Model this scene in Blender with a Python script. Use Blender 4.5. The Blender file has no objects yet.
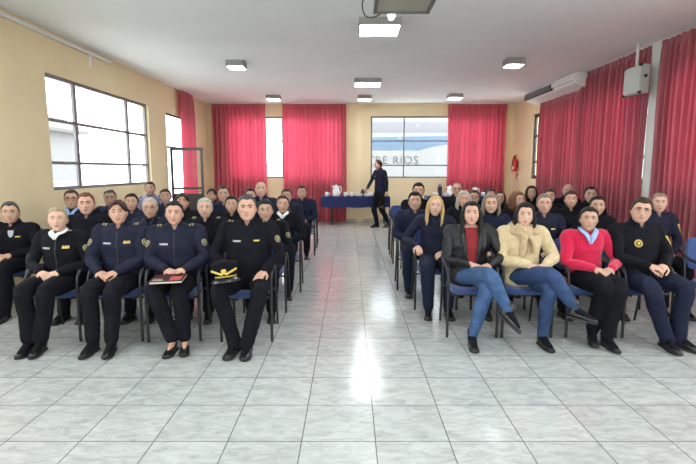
import bpy, bmesh, math, random
import numpy as np
from mathutils import Vector, Matrix, noise
from mathutils.bvhtree import BVHTree
PI = math.pi
R = math.radians
random.seed(11)
SC = bpy.context.scene
COL = SC.collection
V = Vector

# ------------------------------------------------------------------ camera model (also turns a pixel at a known depth into a place)
H, F = 1.56, 476.0
TH = math.atan(62 / F)
CT, ST = math.cos(TH), math.sin(TH)
def ray(x, y):
    u, v = x - 350.0, y - 232.0
    return V((u, F * CT - v * ST, -F * ST - v * CT))
def at_y(x, y, Y):
    d = ray(x, y); return V((0, 0, H)) + d * (Y / d.y)
def on_z(x, y, Z):
    d = ray(x, y); return V((0, 0, H)) + d * ((Z - H) / d.z)

# ------------------------------------------------------------------ materials
MATS = {}
def mat(name, col, rough=.6, spec=.5, metal=0., vary=0., vscale=8., bump=0., bscale=60., sheen=0., stretch=None, emit=None, estr=0., coat=0.):
    if name in MATS: return MATS[name]
    m = bpy.data.materials.new(name); m.use_nodes = True
    nt = m.node_tree; n = nt.nodes; L = nt.links
    b = n['Principled BSDF']
    b.inputs['Roughness'].default_value = rough
    b.inputs['Metallic'].default_value = metal
    b.inputs['Specular IOR Level'].default_value = spec
    b.inputs['Sheen Weight'].default_value = sheen
    b.inputs['Coat Weight'].default_value = coat
    tc = n.new('ShaderNodeTexCoord')
    mp = n.new('ShaderNodeMapping'); L.new(tc.outputs['Object'], mp.inputs['Vector'])
    if stretch: mp.inputs['Scale'].default_value = stretch
    nz = n.new('ShaderNodeTexNoise'); nz.inputs['Scale'].default_value = vscale; nz.inputs['Detail'].default_value = 4
    L.new(mp.outputs['Vector'], nz.inputs['Vector'])
    cr = n.new('ShaderNodeValToRGB')
    k = max(vary, .02)
    cr.color_ramp.elements[0].position = .3; cr.color_ramp.elements[1].position = .7
    cr.color_ramp.elements[0].color = (*[c * (1 - k) for c in col], 1)
    cr.color_ramp.elements[1].color = (*[min(1, c * (1 + k)) for c in col], 1)
    L.new(nz.outputs['Fac'], cr.inputs['Fac']); L.new(cr.outputs['Color'], b.inputs['Base Color'])
    if bump:
        n2 = n.new('ShaderNodeTexNoise'); n2.inputs['Scale'].default_value = bscale; n2.inputs['Detail'].default_value = 3
        L.new(mp.outputs['Vector'], n2.inputs['Vector'])
        bp = n.new('ShaderNodeBump'); bp.inputs['Strength'].default_value = bump; bp.inputs['Distance'].default_value = .01
        L.new(n2.outputs['Fac'], bp.inputs['Height']); L.new(bp.outputs['Normal'], b.inputs['Normal'])
    if emit:
        b.inputs['Emission Color'].default_value = (*emit, 1); b.inputs['Emission Strength'].default_value = estr
    MATS[name] = m
    return m

def glass_mat():
    m = bpy.data.materials.new('window_glass'); m.use_nodes = True
    n = m.node_tree.nodes; L = m.node_tree.links
    n.clear()
    o = n.new('ShaderNodeOutputMaterial'); mx = n.new('ShaderNodeMixShader'); t = n.new('ShaderNodeBsdfTransparent')
    g = n.new('ShaderNodeBsdfGlossy'); g.inputs['Roughness'].default_value = .02
    lw = n.new('ShaderNodeLayerWeight'); lw.inputs['Blend'].default_value = .5; pw = n.new('ShaderNodeMath'); pw.operation = 'POWER'; pw.inputs[1].default_value = 5; L.new(lw.outputs['Facing'], pw.inputs[0])
    fr = n.new('ShaderNodeMath'); fr.operation = 'MULTIPLY_ADD'; fr.inputs[1].default_value = .35; fr.inputs[2].default_value = .004; L.new(pw.outputs[0], fr.inputs[0])
    t.inputs['Color'].default_value = (.96, .98, .98, 1)
    L.new(fr.outputs[0], mx.inputs[0]); L.new(t.outputs[0], mx.inputs[1]); L.new(g.outputs[0], mx.inputs[2]); L.new(mx.outputs[0], o.inputs[0])
    return m
def curtain_mat(name, col, trans):
    m = bpy.data.materials.new(name); m.use_nodes = True
    n = m.node_tree.nodes; L = m.node_tree.links
    n.clear()
    o = n.new('ShaderNodeOutputMaterial'); mx = n.new('ShaderNodeMixShader'); mx.inputs[0].default_value = trans
    d = n.new('ShaderNodeBsdfPrincipled'); d.inputs['Roughness'].default_value = .55; d.inputs['Sheen Weight'].default_value = .3
    t = n.new('ShaderNodeBsdfTranslucent')
    tc = n.new('ShaderNodeTexCoord'); mp = n.new('ShaderNodeMapping'); mp.inputs['Scale'].default_value = (1, 1, .25)
    nz = n.new('ShaderNodeTexNoise'); nz.inputs['Scale'].default_value = 9; nz.inputs['Detail'].default_value = 5
    L.new(tc.outputs['Object'], mp.inputs['Vector']); L.new(mp.outputs['Vector'], nz.inputs['Vector'])
    cr = n.new('ShaderNodeValToRGB'); cr.color_ramp.elements[0].position = .3; cr.color_ramp.elements[1].position = .7
    cr.color_ramp.elements[0].color = (*[c * .86 for c in col], 1); cr.color_ramp.elements[1].color = (*[min(1, c * 1.14) for c in col], 1)
    L.new(nz.outputs['Fac'], cr.inputs['Fac'])
    L.new(cr.outputs['Color'], d.inputs['Base Color'])
    t.inputs['Color'].default_value = (.76, .065, .13, 1)
    L.new(d.outputs[0], mx.inputs[1]); L.new(t.outputs[0], mx.inputs[2]); L.new(mx.outputs[0], o.inputs[0])
    return m
def floor_mat(tile, x0, y0):
    m = bpy.data.materials.new('glazed_floor_tile'); m.use_nodes = True
    nt = m.node_tree; n = nt.nodes; L = nt.links
    b = n['Principled BSDF']
    tc = n.new('ShaderNodeTexCoord'); mp = n.new('ShaderNodeMapping')
    mp.inputs['Location'].default_value = (-x0 / tile + 40, -y0 / tile + 40, 0); mp.inputs['Scale'].default_value = (1 / tile, 1 / tile, 1)
    L.new(tc.outputs['Object'], mp.inputs['Vector'])
    br = n.new('ShaderNodeTexBrick'); br.offset = 0; br.squash = 1
    br.inputs['Scale'].default_value = 1; br.inputs['Brick Width'].default_value = 1; br.inputs['Row Height'].default_value = 1
    br.inputs['Mortar Size'].default_value = .0072; br.inputs['Mortar Smooth'].default_value = .1; br.inputs['Bias'].default_value = -.2
    br.inputs['Color1'].default_value = (.455, .468, .455, 1); br.inputs['Color2'].default_value = (.51, .52, .505, 1); br.inputs['Mortar'].default_value = (.13, .13, .125, 1)
    L.new(mp.outputs['Vector'], br.inputs['Vector'])
    # marbling, offset per tile
    vf = n.new('ShaderNodeVectorMath'); vf.operation = 'FLOOR'; L.new(mp.outputs['Vector'], vf.inputs[0])
    wn = n.new('ShaderNodeTexWhiteNoise'); L.new(vf.outputs[0], wn.inputs['Vector'])
    sc = n.new('ShaderNodeVectorMath'); sc.operation = 'SCALE'; sc.inputs['Scale'].default_value = 30; L.new(wn.outputs['Color'], sc.inputs[0])
    ad = n.new('ShaderNodeVectorMath'); ad.operation = 'ADD'; L.new(mp.outputs['Vector'], ad.inputs[0]); L.new(sc.outputs[0], ad.inputs[1])
    m2 = n.new('ShaderNodeMapping'); m2.inputs['Scale'].default_value = (1, 2.2, 1); m2.inputs['Rotation'].default_value = (0, 0, .35); L.new(ad.outputs[0], m2.inputs['Vector'])
    nz = n.new('ShaderNodeTexNoise'); nz.inputs['Scale'].default_value = 3.2; nz.inputs['Detail'].default_value = 7; nz.inputs['Roughness'].default_value = .65; nz.inputs['Distortion'].default_value = .8
    L.new(m2.outputs['Vector'], nz.inputs['Vector'])
    cr = n.new('ShaderNodeValToRGB'); cr.color_ramp.elements[0].position = .33; cr.color_ramp.elements[1].position = .62
    cr.color_ramp.elements[0].color = (.70, .70, .69, 1); cr.color_ramp.elements[1].color = (1, 1, 1, 1)
    L.new(nz.outputs['Fac'], cr.inputs['Fac'])
    mu = n.new('ShaderNodeMix'); mu.data_type = 'RGBA'; mu.blend_type = 'MULTIPLY'; mu.inputs['Factor'].default_value = 1
    L.new(br.outputs['Color'], mu.inputs['A']); L.new(cr.outputs['Color'], mu.inputs['B'])
    L.new(mu.outputs['Result'], b.inputs['Base Color'])
    rr = n.new('ShaderNodeMapRange'); rr.inputs['To Min'].default_value = .13; rr.inputs['To Max'].default_value = .20
    L.new(nz.outputs['Fac'], rr.inputs['Value']); L.new(rr.outputs[0], b.inputs['Roughness'])
    b.inputs['Specular IOR Level'].default_value = .36
    bp = n.new('ShaderNodeBump'); bp.inputs['Strength'].default_value = .35; bp.inputs['Distance'].default_value = .003; bp.invert = True
    L.new(br.outputs['Fac'], bp.inputs['Height']); L.new(bp.outputs['Normal'], b.inputs['Normal'])
    return m

# ------------------------------------------------------------------ mesh collecting helper
class MB:
    def __init__(s): s.v = []; s.f = []; s.m = []
    def add(s, vs, fs, mi=0):
        k = len(s.v); s.v.extend([tuple(p) for p in vs]); s.f.extend([tuple(i + k for i in f) for f in fs]); s.m.extend([mi] * len(fs)); return s
    def box(s, lo, hi, mi=0, M=None):
        x0, y0, z0 = lo; x1, y1, z1 = hi
        vs = [V(p) for p in ((x0,y0,z0),(x1,y0,z0),(x1,y1,z0),(x0,y1,z0),(x0,y0,z1),(x1,y0,z1),(x1,y1,z1),(x0,y1,z1))]
        if M: vs = [M @ p for p in vs]
        return s.add(vs, [(0,3,2,1),(4,5,6,7),(0,1,5,4),(1,2,6,5),(2,3,7,6),(3,0,4,7)], mi)
    def loft(s, rings, mi=0, cap=True):
        n = len(rings[0]); k = len(rings); vs = [p for r in rings for p in r]; fs = []
        for i in range(k - 1):
            for j in range(n):
                a, b = i * n + j, i * n + (j + 1) % n
                fs.append((a, b, b + n, a + n))
        if cap:
            c0 = sum((V(p) for p in rings[0]), V()) / n; c1 = sum((V(p) for p in rings[-1]), V()) / n
            vs += [c0, c1]; i0 = n * k; i1 = i0 + 1
            for j in range(n):
                fs.append((i0, (j + 1) % n, j)); fs.append((i1, (k - 1) * n + j, (k - 1) * n + (j + 1) % n))
        return s.add(vs, fs, mi)
    def ell(s, c, r, mi=0, M=None, nu=16, nv=10):
        rings = []
        for i in range(1, nv):
            a = PI * i / nv; z = -math.cos(a); q = math.sin(a)
            rings.append([V((r[0]*q*math.cos(2*PI*j/nu), r[1]*q*math.sin(2*PI*j/nu), r[2]*z)) for j in range(nu)])
        vs = [p for g in rings for p in g]; fs = []
        for i in range(nv - 2):
            for j in range(nu):
                a, b = i*nu+j, i*nu+(j+1)%nu; fs.append((a, b, b+nu, a+nu))
        vs += [V((0,0,-r[2])), V((0,0,r[2]))]; b0 = len(vs)-2; t0 = b0+1
        for j in range(nu):
            fs.append((b0, (j+1)%nu, j)); fs.append((t0, (nv-2)*nu+j, (nv-2)*nu+(j+1)%nu))
        c = V(c)
        vs = [(M @ p if M else p) + c for p in vs]
        return s.add(vs, fs, mi)
    def tube(s, pts, rad, seg=12, mi=0, flat=1., ref=None, closed=False):
        P = [V(p) for p in pts]; n = len(P)
        rr = [rad] * n if isinstance(rad, (int, float)) else list(rad)
        T = []
        for i in range(n):
            a = P[i-1] if (i > 0 or closed) else P[i]; b = P[(i+1) % n] if (i < n-1 or closed) else P[i]
            T.append((b - a).normalized())
        u = V(ref) if ref else (V((0,0,1)) if abs(T[0].z) < .9 else V((1,0,0)))
        rings = []
        for i in range(n):
            u = (u - T[i] * u.dot(T[i]))
            u = u.normalized() if u.length > 1e-6 else T[i].orthogonal().normalized()
            w = T[i].cross(u)
            rings.append([P[i] + (u * math.cos(2*PI*j/seg) * flat + w * math.sin(2*PI*j/seg)) * rr[i] for j in range(seg)])
        if closed: rings.append(rings[0]); return s.loft(rings, mi, cap=False)
        # rounded ends
        def capring(ring, c, t, r, f, q): return [c + (p - c) * q + t * (r * f) for p in ring]
        pre = [capring(rings[0], P[0], -T[0], rr[0], .5, .87), capring(rings[0], P[0], -T[0], rr[0], .85, .52)]
        post = [capring(rings[-1], P[-1], T[-1], rr[-1], .5, .87), capring(rings[-1], P[-1], T[-1], rr[-1], .85, .52)]
        return s.loft(pre[::-1] + rings + post, mi)
    def lathe(s, prof, c=(0,0,0), seg=20, mi=0):
        c = V(c); rings = [[c + V((r*math.cos(2*PI*j/seg), r*math.sin(2*PI*j/seg), z)) for j in range(seg)] for r, z in prof]
        return s.loft(rings, mi)
    def mesh(s, name='m', smooth=True):
        me = bpy.data.meshes.new(name); me.from_pydata(s.v, [], s.f)
        if any(s.m): me.polygons.foreach_set('material_index', s.m)
        if smooth: me.polygons.foreach_set('use_smooth', [True] * len(me.polygons))
        me.update(); return me
def link(name, me, mats=None, parent=None):
    o = bpy.data.objects.new(name, me); COL.objects.link(o)
    if mats is not None:
        for m in (mats if isinstance(mats, (list, tuple)) else [mats]): me.materials.append(m)
    if parent is not None: o.parent = parent
    return o
def build(name, mb, mats, parent=None, smooth=True, bevel=0, loc=None):
    me = mb.mesh(name, smooth)
    o = link(name, me, mats, parent)
    if loc is not None: o.location = loc
    if bevel:
        b = bmesh.new(); b.from_mesh(me); bmesh.ops.remove_doubles(b, verts=b.verts, dist=1e-6)
        es = [e for e in b.edges if len(e.link_faces) == 2 and e.calc_face_angle(0) > .6]
        bmesh.ops.bevel(b, geom=es, offset=bevel, segments=2, profile=.6, affect='EDGES'); b.to_mesh(me); b.free()
        me.polygons.foreach_set('use_smooth', [False] * len(me.polygons))
    return o
def tag(o, label=None, cat=None, group=None, kind=None):
    if label: o['label'] = label
    if cat: o['category'] = cat
    if group: o['group'] = group
    if kind: o['kind'] = kind
    return o
def empty(name, loc, rz=0):
    o = bpy.data.objects.new(name, None); COL.objects.link(o); o.location = loc; o.rotation_euler = (0, 0, rz); o.empty_display_size = .1
    return o
def copy_tree(o, parent=None):
    c = o.copy(); COL.objects.link(c)
    if parent is not None: c.parent = parent
    for ch in list(o.children): copy_tree(ch, c)
    return c
def remesh(mb, voxel, it=2, fac=.5):
    me = mb.mesh('tmp')
    o = bpy.data.objects.new('tmp', me); COL.objects.link(o)
    m = o.modifiers.new('r', 'REMESH'); m.mode = 'VOXEL'; m.voxel_size = voxel
    if it: q = o.modifiers.new('s', 'SMOOTH'); q.factor = fac; q.iterations = it
    dg = bpy.context.evaluated_depsgraph_get()
    out = bpy.data.meshes.new_from_object(o.evaluated_get(dg))
    bpy.data.objects.remove(o); bpy.data.meshes.remove(me)
    out.polygons.foreach_set('use_smooth', [True] * len(out.polygons))
    return out
def tri_bvh(me): return BVHTree.FromPolygons([v.co for v in me.vertices], [tuple(p.vertices) for p in me.polygons])
def spline(pts, n=6):
    P = [V(p) for p in pts]; out = []
    for i in range(len(P) - 1):
        p0 = P[max(i-1, 0)]; p1 = P[i]; p2 = P[i+1]; p3 = P[min(i+2, len(P)-1)]
        for k in range(n):
            t = k / n
            out.append(.5 * ((2*p1) + (p2-p0)*t + (2*p0-5*p1+4*p2-p3)*t*t + (3*p1-p0-3*p2+p3)*t*t*t))
    out.append(P[-1]); return out
def lerps(vals, n=6):
    out = []
    for i in range(len(vals)-1):
        for k in range(n):
            t = k/n; t = t*t*(3-2*t); out.append(vals[i]*(1-t)+vals[i+1]*t)
    return out + [vals[-1]]

# ------------------------------------------------------------------ palette
M_WALL = mat('beige_wall_paint', (.79, .65, .41), .75, .3, vary=.04, vscale=1.5, bump=.08, bscale=40)
M_CEIL = mat('ceiling_paint', (.90, .93, .94), .85, .2, vary=.025, vscale=.9, bump=.05, bscale=25)
M_WHITE = mat('white_plastic', (.78, .79, .77), .4)
M_OFFW = mat('off_white_enamel', (.72, .72, .66), .45)
M_FRAME = mat('dark_steel_frame', (.05, .045, .042), .45)
M_WFRAME = mat('grey_window_steel', (.17, .155, .16), .5)
M_BLACK = mat('black_steel', (.012, .012, .014), .35)
M_BLKPL = mat('black_plastic', (.016, .016, .018), .45, bump=.1, bscale=200)
M_CHAIRB = mat('blue_chair_fabric', (.032, .060, .185), .85, .2, vary=.12, vscale=60, bump=.25, bscale=350, sheen=.3)
M_NAVYCLOTH = mat('navy_tablecloth', (.014, .020, .085), .8, .2, vary=.1, bump=.15, bscale=300, sheen=.2)
M_CUP = mat('white_ceramic', (.82, .82, .82), .2)
M_GOLD = mat('gold_insignia', (.60, .42, .08), .45, metal=.2)
M_PATCH = mat('dull_gold_embroidery', (.36, .30, .13), .6)
M_SILV = mat('silver_thread', (.38, .39, .42), .5)
M_LEATHER = mat('black_shoe_leather', (.010, .010, .011), .28, .6)
M_LEATHERJ = mat('black_leather_jacket', (.008, .0075, .009), .42, .32, bump=.25, bscale=30)
M_SOLE = mat('rubber_sole', (.02, .018, .018), .7)
M_GLASS = glass_mat()
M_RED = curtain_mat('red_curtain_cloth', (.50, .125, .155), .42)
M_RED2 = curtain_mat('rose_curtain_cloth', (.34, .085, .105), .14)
CLOTH = {
 'black': mat('black_uniform_cloth', (.0062, .0062, .0095), .9, .15, vary=.15, vscale=20, bump=.3, bscale=160),
 'navy': mat('navy_uniform_cloth', (.0095, .0105, .026), .75, .2, vary=.15, vscale=18, bump=.25, bscale=120),
 'bluen': mat('dark_blue_cloth', (.010, .013, .032), .85, .2, vary=.15, vscale=18, bump=.3, bscale=160),
 'trous': mat('black_trouser_cloth', (.0065, .0065, .0095), .9, .15, vary=.15, vscale=15, bump=.25, bscale=180),
 'jeans': mat('blue_denim', (.045, .088, .185), .85, .2, vary=.3, vscale=9, bump=.35, bscale=260),
 'djeans': mat('dark_blue_denim', (.032, .056, .130), .85, .2, vary=.3, vscale=9, bump=.35, bscale=260),
 'beige': mat('beige_knit', (.56, .44, .26), .95, .1, vary=.1, vscale=30, bump=.6, bscale=110, sheen=.3),
 'scarf': mat('tan_scarf_wool', (.47, .34, .20), .95, .1, vary=.15, vscale=25, bump=.6, bscale=90, sheen=.3),
 'crimson': mat('crimson_knit', (.52, .012, .055), .9, .15, vary=.1, vscale=30, bump=.5, bscale=120, sheen=.25),
 'redtop': mat('dark_red_blouse', (.22, .022, .028), .8, .2, vary=.1, bump=.2, bscale=120),
 'white': mat('white_shirt_cotton', (.75, .75, .77), .8, .2, bump=.1),
 'lblue': mat('pale_blue_shirt_cotton', (.30, .42, .66), .8, .2, bump=.1),
 'floral': mat('grey_lilac_print', (.22, .20, .28), .85, .2, vary=.7, vscale=40),
 'leather': M_LEATHERJ,
}
def skin_mat(i, c): return mat('skin_tone_%d' % i, c, .5, .35, vary=.06, vscale=25, bump=.06, bscale=220)
SKIN = [skin_mat(0, (.50, .285, .20)), skin_mat(1, (.56, .34, .25)), skin_mat(2, (.46, .27, .19)), skin_mat(3, (.53, .30, .22))]
M_EYEW = mat('eye_white', (.50, .46, .43), .25)
M_IRIS = mat('dark_iris', (.02, .012, .008), .15)
LIPS = [mat('natural_lips', (.32, .115, .10), .4), mat('rose_lips', (.34, .065, .07), .35)]
def hair_mat(name, c): return mat('hair_' + name, c, .55, .22, vary=.35, vscale=55, bump=.6, bscale=70, stretch=(1.6, 1.6, .35))
HAIR = {k: hair_mat(k, c) for k, c in dict(black=(.012, .009, .008), brown=(.045, .024, .014), auburn=(.13, .05, .022), wine=(.045, .012, .012), grey=(.20, .19, .18),
        silver=(.40, .36, .30), ashblonde=(.30, .23, .15), blonde=(.50, .33, .14), ash=(.20, .155, .11), salt=(.055, .052, .050)).items()}
M_BROWD = mat('dark_eyebrow_hair', (.03, .018, .012), .6)
M_BROWL = mat('light_eyebrow_hair', (.16, .10, .06), .6)

# ------------------------------------------------------------------ head
def head_points(dx, dy, dz, sex):
    """unit directions -> head surface, face towards -y, about .235 m tall"""
    fem = sex == 'f'
    t = np.clip(-dz, 0, 1); up = np.clip(dz, 0, 1)
    pn = 2.35
    nn = (np.abs(dx) ** pn + np.abs(dy) ** pn + np.abs(dz) ** pn) ** (1 / pn)
    q = 1 / nn / 1.045
    x = .0825 * dx * q; z = .117 * np.sign(dz) * np.abs(dz) ** np.where(dz < 0, .90, 1.) * np.minimum(1, q)
    fr = dy < 0
    y = np.where(fr, -.090 * np.abs(dy) ** .80, .101 * np.abs(dy))
    jaw = .33 if fem else .17
    x = x * (1 - jaw * t ** 1.6) * (1 + .03 * up)
    y = np.where(fr, y - .034 * t ** 2.2, y * (1 - .52 * t))
    w = np.clip((-dy - .15) / .35, 0, 1)
    g = lambda cx, cz, sx, sz: np.exp(-((np.abs(x) - cx) / sx) ** 2 - ((z - cz) / sz) ** 2)
    k = .85 if fem else 1.
    d = np.zeros_like(x)
    d += .021 * k * g(0, -.024, .0125, .0125)                 # nose tip
    d += .013 * k * g(0, .000, .0085, .022)                   # bridge
    d += .006 * g(.013, -.027, .007, .007)                   # nostril wings
    d += -.0145 * g(.032, .012, .0165, .0115)                 # eye sockets
    d += (.0045 if fem else .007) * g(.022, .036, .028, .009) # brow
    d += .004 * g(.046, -.012, .017, .017)                    # cheekbones
    d += .006 * g(0, -.058, .021, .013)                       # mouth mound
    d += -.0035 * g(0, -.059, .024, .003)                     # mouth line
    d += -.004 * g(0, -.078, .020, .006)
    d += .008 * g(0, -.100, .017, .013)                       # chin
    y = y - d * w
    return x, y, z
def sphere_dirs(nu, nv):
    a = np.linspace(0, PI, nv + 1)[1:-1]; b = np.linspace(0, 2 * PI, nu, endpoint=False)
    A, B = np.meshgrid(a, b, indexing='ij')
    return (np.sin(A) * np.cos(B)).ravel(), (np.sin(A) * np.sin(B)).ravel(), np.cos(A).ravel()
def sphere_faces(nu, nv):
    fs = []
    for i in range(nv - 2):
        for j in range(nu):
            a, b = i*nu+j, i*nu+(j+1)%nu; fs.append((a, a+nu, b+nu, b))
    t = (nv-1)*nu; b0 = t+1
    for j in range(nu):
        fs.append((t, j, (j+1)%nu)); fs.append((b0, (nv-2)*nu+(j+1)%nu, (nv-2)*nu+j))
    return fs
HN = (72, 60)
HF = sphere_faces(*HN)
def head_mesh_pts(sex):
    dx, dy, dz = sphere_dirs(*HN)
    dx = np.append(dx, [0, 0]); dy = np.append(dy, [0, 0]); dz = np.append(dz, [1, -1])
    return np.stack(head_points(dx, dy, dz, sex), 1), np.stack([dx, dy, dz], 1)
HEADP = {s: head_mesh_pts(s) for s in 'mf'}
def hair_cap(sex, line, vol, top=0., side=0., back=0., lowback=-.065):
    """closed shell: outside the skull where there is hair, sunk below the skin elsewhere"""
    P, D = HEADP[sex]
    lon = np.abs(np.arctan2(D[:, 0], -D[:, 1]))            # 0 front, pi back
    xs = np.array([0, .45, .8, 1.1, 1.35, 1.55, 1.75, 2.0, 2.5, PI])
    hl = np.interp(lon, xs, np.array([line, line+.005, line+(.004 if sex == 'm' else -.006), line-.026, line-.055, line-.085, -.045, lowback+.01, lowback, lowback]))
    hl = hl + np.array([.007*noise.noise((p[0]*55, p[1]*55, 3.7)) + .004*noise.noise((p[0]*140, p[1]*140, 9.1)) for p in P])
    m = np.clip((P[:, 2] - hl) / .020 + .35, 0, 1); m = m * m * (3 - 2 * m)
    up = np.clip(P[:, 2] / .117, 0, 1)
    infl = vol + top * up ** 2 + side * np.clip(np.abs(D[:, 0]) - .5, 0, 1) + back * np.clip(D[:, 1], 0, 1)
    off = m * infl - (1 - m) * .012
    j = np.array([noise.noise((p[0]*38, p[1]*38, p[2]*14)) for p in P])
    off = off + m * .0045 * j
    N = D / np.linalg.norm(D * np.array([1, .8, .8]), axis=1, keepdims=True)
    return P + N * off[:, None]

# ------------------------------------------------------------------ hands
def hand(mb, w, f, n, side, curl=.6, thumb=.5, scale=1., spread=.06):
    """w wrist, f towards the fingers, n back of the hand, side = thumb side sign relative to f x n"""
    f = V(f).normalized(); n = V(n); n = (n - f * n.dot(f)).normalized(); s = f.cross(n) * side
    w = V(w); S = scale
    rings = []
    for d, a, b in ((-.02, .024, .020), (.012, .028, .018), (.045, .038, .0165), (.075, .041, .0145), (.092, .038, .012)):
        rings.append([w + f*d*S + (s*math.cos(2*PI*j/16)*a + n*math.sin(2*PI*j/16)*b)*S for j in range(16)])
    mb.loft(rings)
    for i, (o, ls) in enumerate(((.0305, (.040, .025, .021)), (.0105, (.044, .028, .022)), (-.0100, (.041, .026, .022)), (-.0295, (.033, .020, .019)))):
        p = w + (f*.078 + s*o)*S; d = (f + s*(o*spread/.03)).normalized(); pts = [p - d*.02*S, p]; rr = [.0088*S, .0090*S]
        c = curl * (1 + .08*i); ang = 0
        for k, l in enumerate(ls):
            ang += c * (.75 if k == 0 else 1.0)
            dd = d*math.cos(ang) - n*math.sin(ang)
            p = p + dd*l*S; pts.append(p); rr.append((.0085, .0080, .0070)[k]*S)
        mb.tube(pts, rr, 10)
    p0 = w + (f*.022 + s*.022 - n*.004)*S
    d1 = (f*.62 + s*.75 - n*.25).normalized(); d2 = (f*.9 + s*(.45 - thumb*.6) - n*(.2 + .4*thumb)).normalized()
    p1 = p0 + d1*.040*S; p2 = p1 + d2*.033*S; p3 = p2 + (d2 - s*.25*thumb).normalized()*.027*S
    mb.tube([p0, p1, p2, p3], [.0145*S, .0115*S, .0100*S, .0085*S], 10)

def ik(a, b, l1, l2, pole):
    a, b = V(a), V(b); d = b - a; L = min(d.length, (l1 + l2) * .995); u = d.normalized()
    x = (l1*l1 - l2*l2 + L*L) / (2*L); h = math.sqrt(max(l1*l1 - x*x, 1e-6))
    p = V(pole); p = (p - u*p.dot(u)).normalized()
    return a + u*x + p*h, a + u*L

def ruffle(me, amp, sc, seed=0, zmax=None):
    co = np.empty(len(me.vertices)*3); me.vertices.foreach_get('co', co); co = co.reshape(-1, 3)
    no = np.empty(len(me.vertices)*3); me.vertices.foreach_get('normal', no); no = no.reshape(-1, 3)
    off = V((seed*3.1, seed*1.7, seed))
    d = np.array([noise.noise(V(p)*sc*np.float64(1) + off) + .5*noise.noise(V((p[0]*sc*2.2, p[1]*sc*2.2, p[2]*sc*3.4)) + off) for p in co.tolist()])
    co = co + no * (d * amp)[:, None]
    me.vertices.foreach_set('co', co.ravel()); me.update()
def cut_faces(me, pred):
    b = bmesh.new(); b.from_mesh(me)
    bmesh.ops.delete(b, geom=[f for f in b.faces if pred(f.calc_center_median())], context='FACES')
    bmesh.ops.recalc_face_normals(b, faces=b.faces)
    b.to_mesh(me); b.free()
def decal(bvh, c, du, dv, w, h, dirn, nu=6, nv=5, off=.004, shape=None):
    """small raised patch that follows the cloth: c point, du/dv axes, dirn projection direction"""
    c, du, dv, dirn = V(c), V(du), V(dv), V(dirn).normalized(); mb = MB(); top = []; bot = []
    for j in range(nv + 1):
        for i in range(nu + 1):
            a, b = (i/nu - .5), (j/nv - .5)
            if shape == 'round':
                r = max(abs(a), abs(b)); q = math.hypot(a, b); k = r/q if q > 1e-6 else 1; a, b = a*k, b*k
            elif shape == 'shield' and b < 0: a *= 1 - 1.5*b*b*2
            elif callable(shape): a, b = shape(a, b)
            p = c + du*a*w + dv*b*h
            hit, nn, _, _ = bvh.ray_cast(p - dirn*.6, dirn)
            if hit is None: return None
            if nn.dot(dirn) > 0: nn = -nn
            top.append(hit + nn*off); bot.append(hit - nn*.002)
    q = len(top); fs = []; n1 = nu + 1
    for j in range(nv):
        for i in range(nu):
            a = j*n1+i; fs.append((a, a+1, a+1+n1, a+n1)); fs.append((q+a, q+a+n1, q+a+1+n1, q+a+1))
    edge = [i for i in range(n1)] + [j*n1+nu for j in range(1, nv+1)] + [nv*n1+i for i in range(nu-1, -1, -1)] + [j*n1 for j in range(nv-1, 0, -1)]
    for k in range(len(edge)):
        a, b = edge[k], edge[(k+1) % len(edge)]; fs.append((a, q+a, q+b, b))
    mb.add(top + bot, fs); return mb

SEAT = .46
def torso_rings(prof, Z, cyf, tw, seg=28):
    rings = []
    for z, rx, ry, cy, e in prof:
        rg = []
        for j in range(seg):
            a = 2*PI*j/seg; ca, sa = math.cos(a), math.sin(a)
            px = rx*math.copysign(abs(ca)**e, ca); py = ry*math.copysign(abs(sa)**e, sa)
            rg.append(V((px + tw(z)[0], py + cy + cyf(z), Z(z))))
        rings.append(rg)
    return rings

def shoe(parent, ankle, toe, up, kind, L=.265, Wd=1.):
    """shoe built along its own axes, then set at the ankle"""
    toe = V(toe).normalized(); up = V(up); up = (up - toe*up.dot(toe)).normalized(); sd = toe.cross(up)
    A = V(ankle)
    M = lambda x, y, z: A + sd*x + toe*y + up*(z - .088)
    prof = [(-.068, .018, .055, 0), (-.060, .030, .075, 0), (-.03, .034, .082, .0), (.01, .036, .080, 0), (.05, .040, .066, 0), (.09, .044, .055, 0), (.13, .045, .045, 0), (.165, .038, .036, 0), (.185, .024, .028, .004), (.192, .010, .018, .008)]
    heel = .012
    mb = MB(); rings = []
    for y, w, h, lo in prof:
        w *= Wd; rg = []
        for j in range(16):
            a = 2*PI*j/16; ca, sa = math.cos(a), math.sin(a)
            px = w*math.copysign(abs(ca)**.75, ca); pz = (sa + 1)/2
            rg.append(M(px*(1 - .35*pz**2), y*L/.265, heel + lo + pz*(h - heel)))
        rings.append(rg)
    mb.loft(rings)
    if kind == 'boot': mb.tube([M(0, -.022, .05), M(0, -.018, .11), M(0, -.016, .17)], [.042, .043, .046], 14)
    elif kind == 'ankle': mb.tube([M(0, -.022, .05), M(0, -.018, .10), M(0, -.017, .13)], [.040, .041, .043], 14)
    o = build('shoe', mb, M_LEATHER, parent)
    sb = MB(); rs = []
    for zz in (0., heel + .003):
        rg = []
        outl = [(-.070, .012), (-.060, .033), (-.02, .037), (.03, .038), (.08, .046), (.13, .048), (.17, .040), (.190, .022), (.198, .004)]
        pts = [(w*Wd, y) for y, w in outl] + [(-w*Wd, y) for y, w in outl[::-1]]
        rg = [M(px, py*L/.265, zz) for px, py in pts]; rs.append(rg)
    sb.loft(rs); build('sole', sb, M_SOLE, o, smooth=False)
    return o

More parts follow.
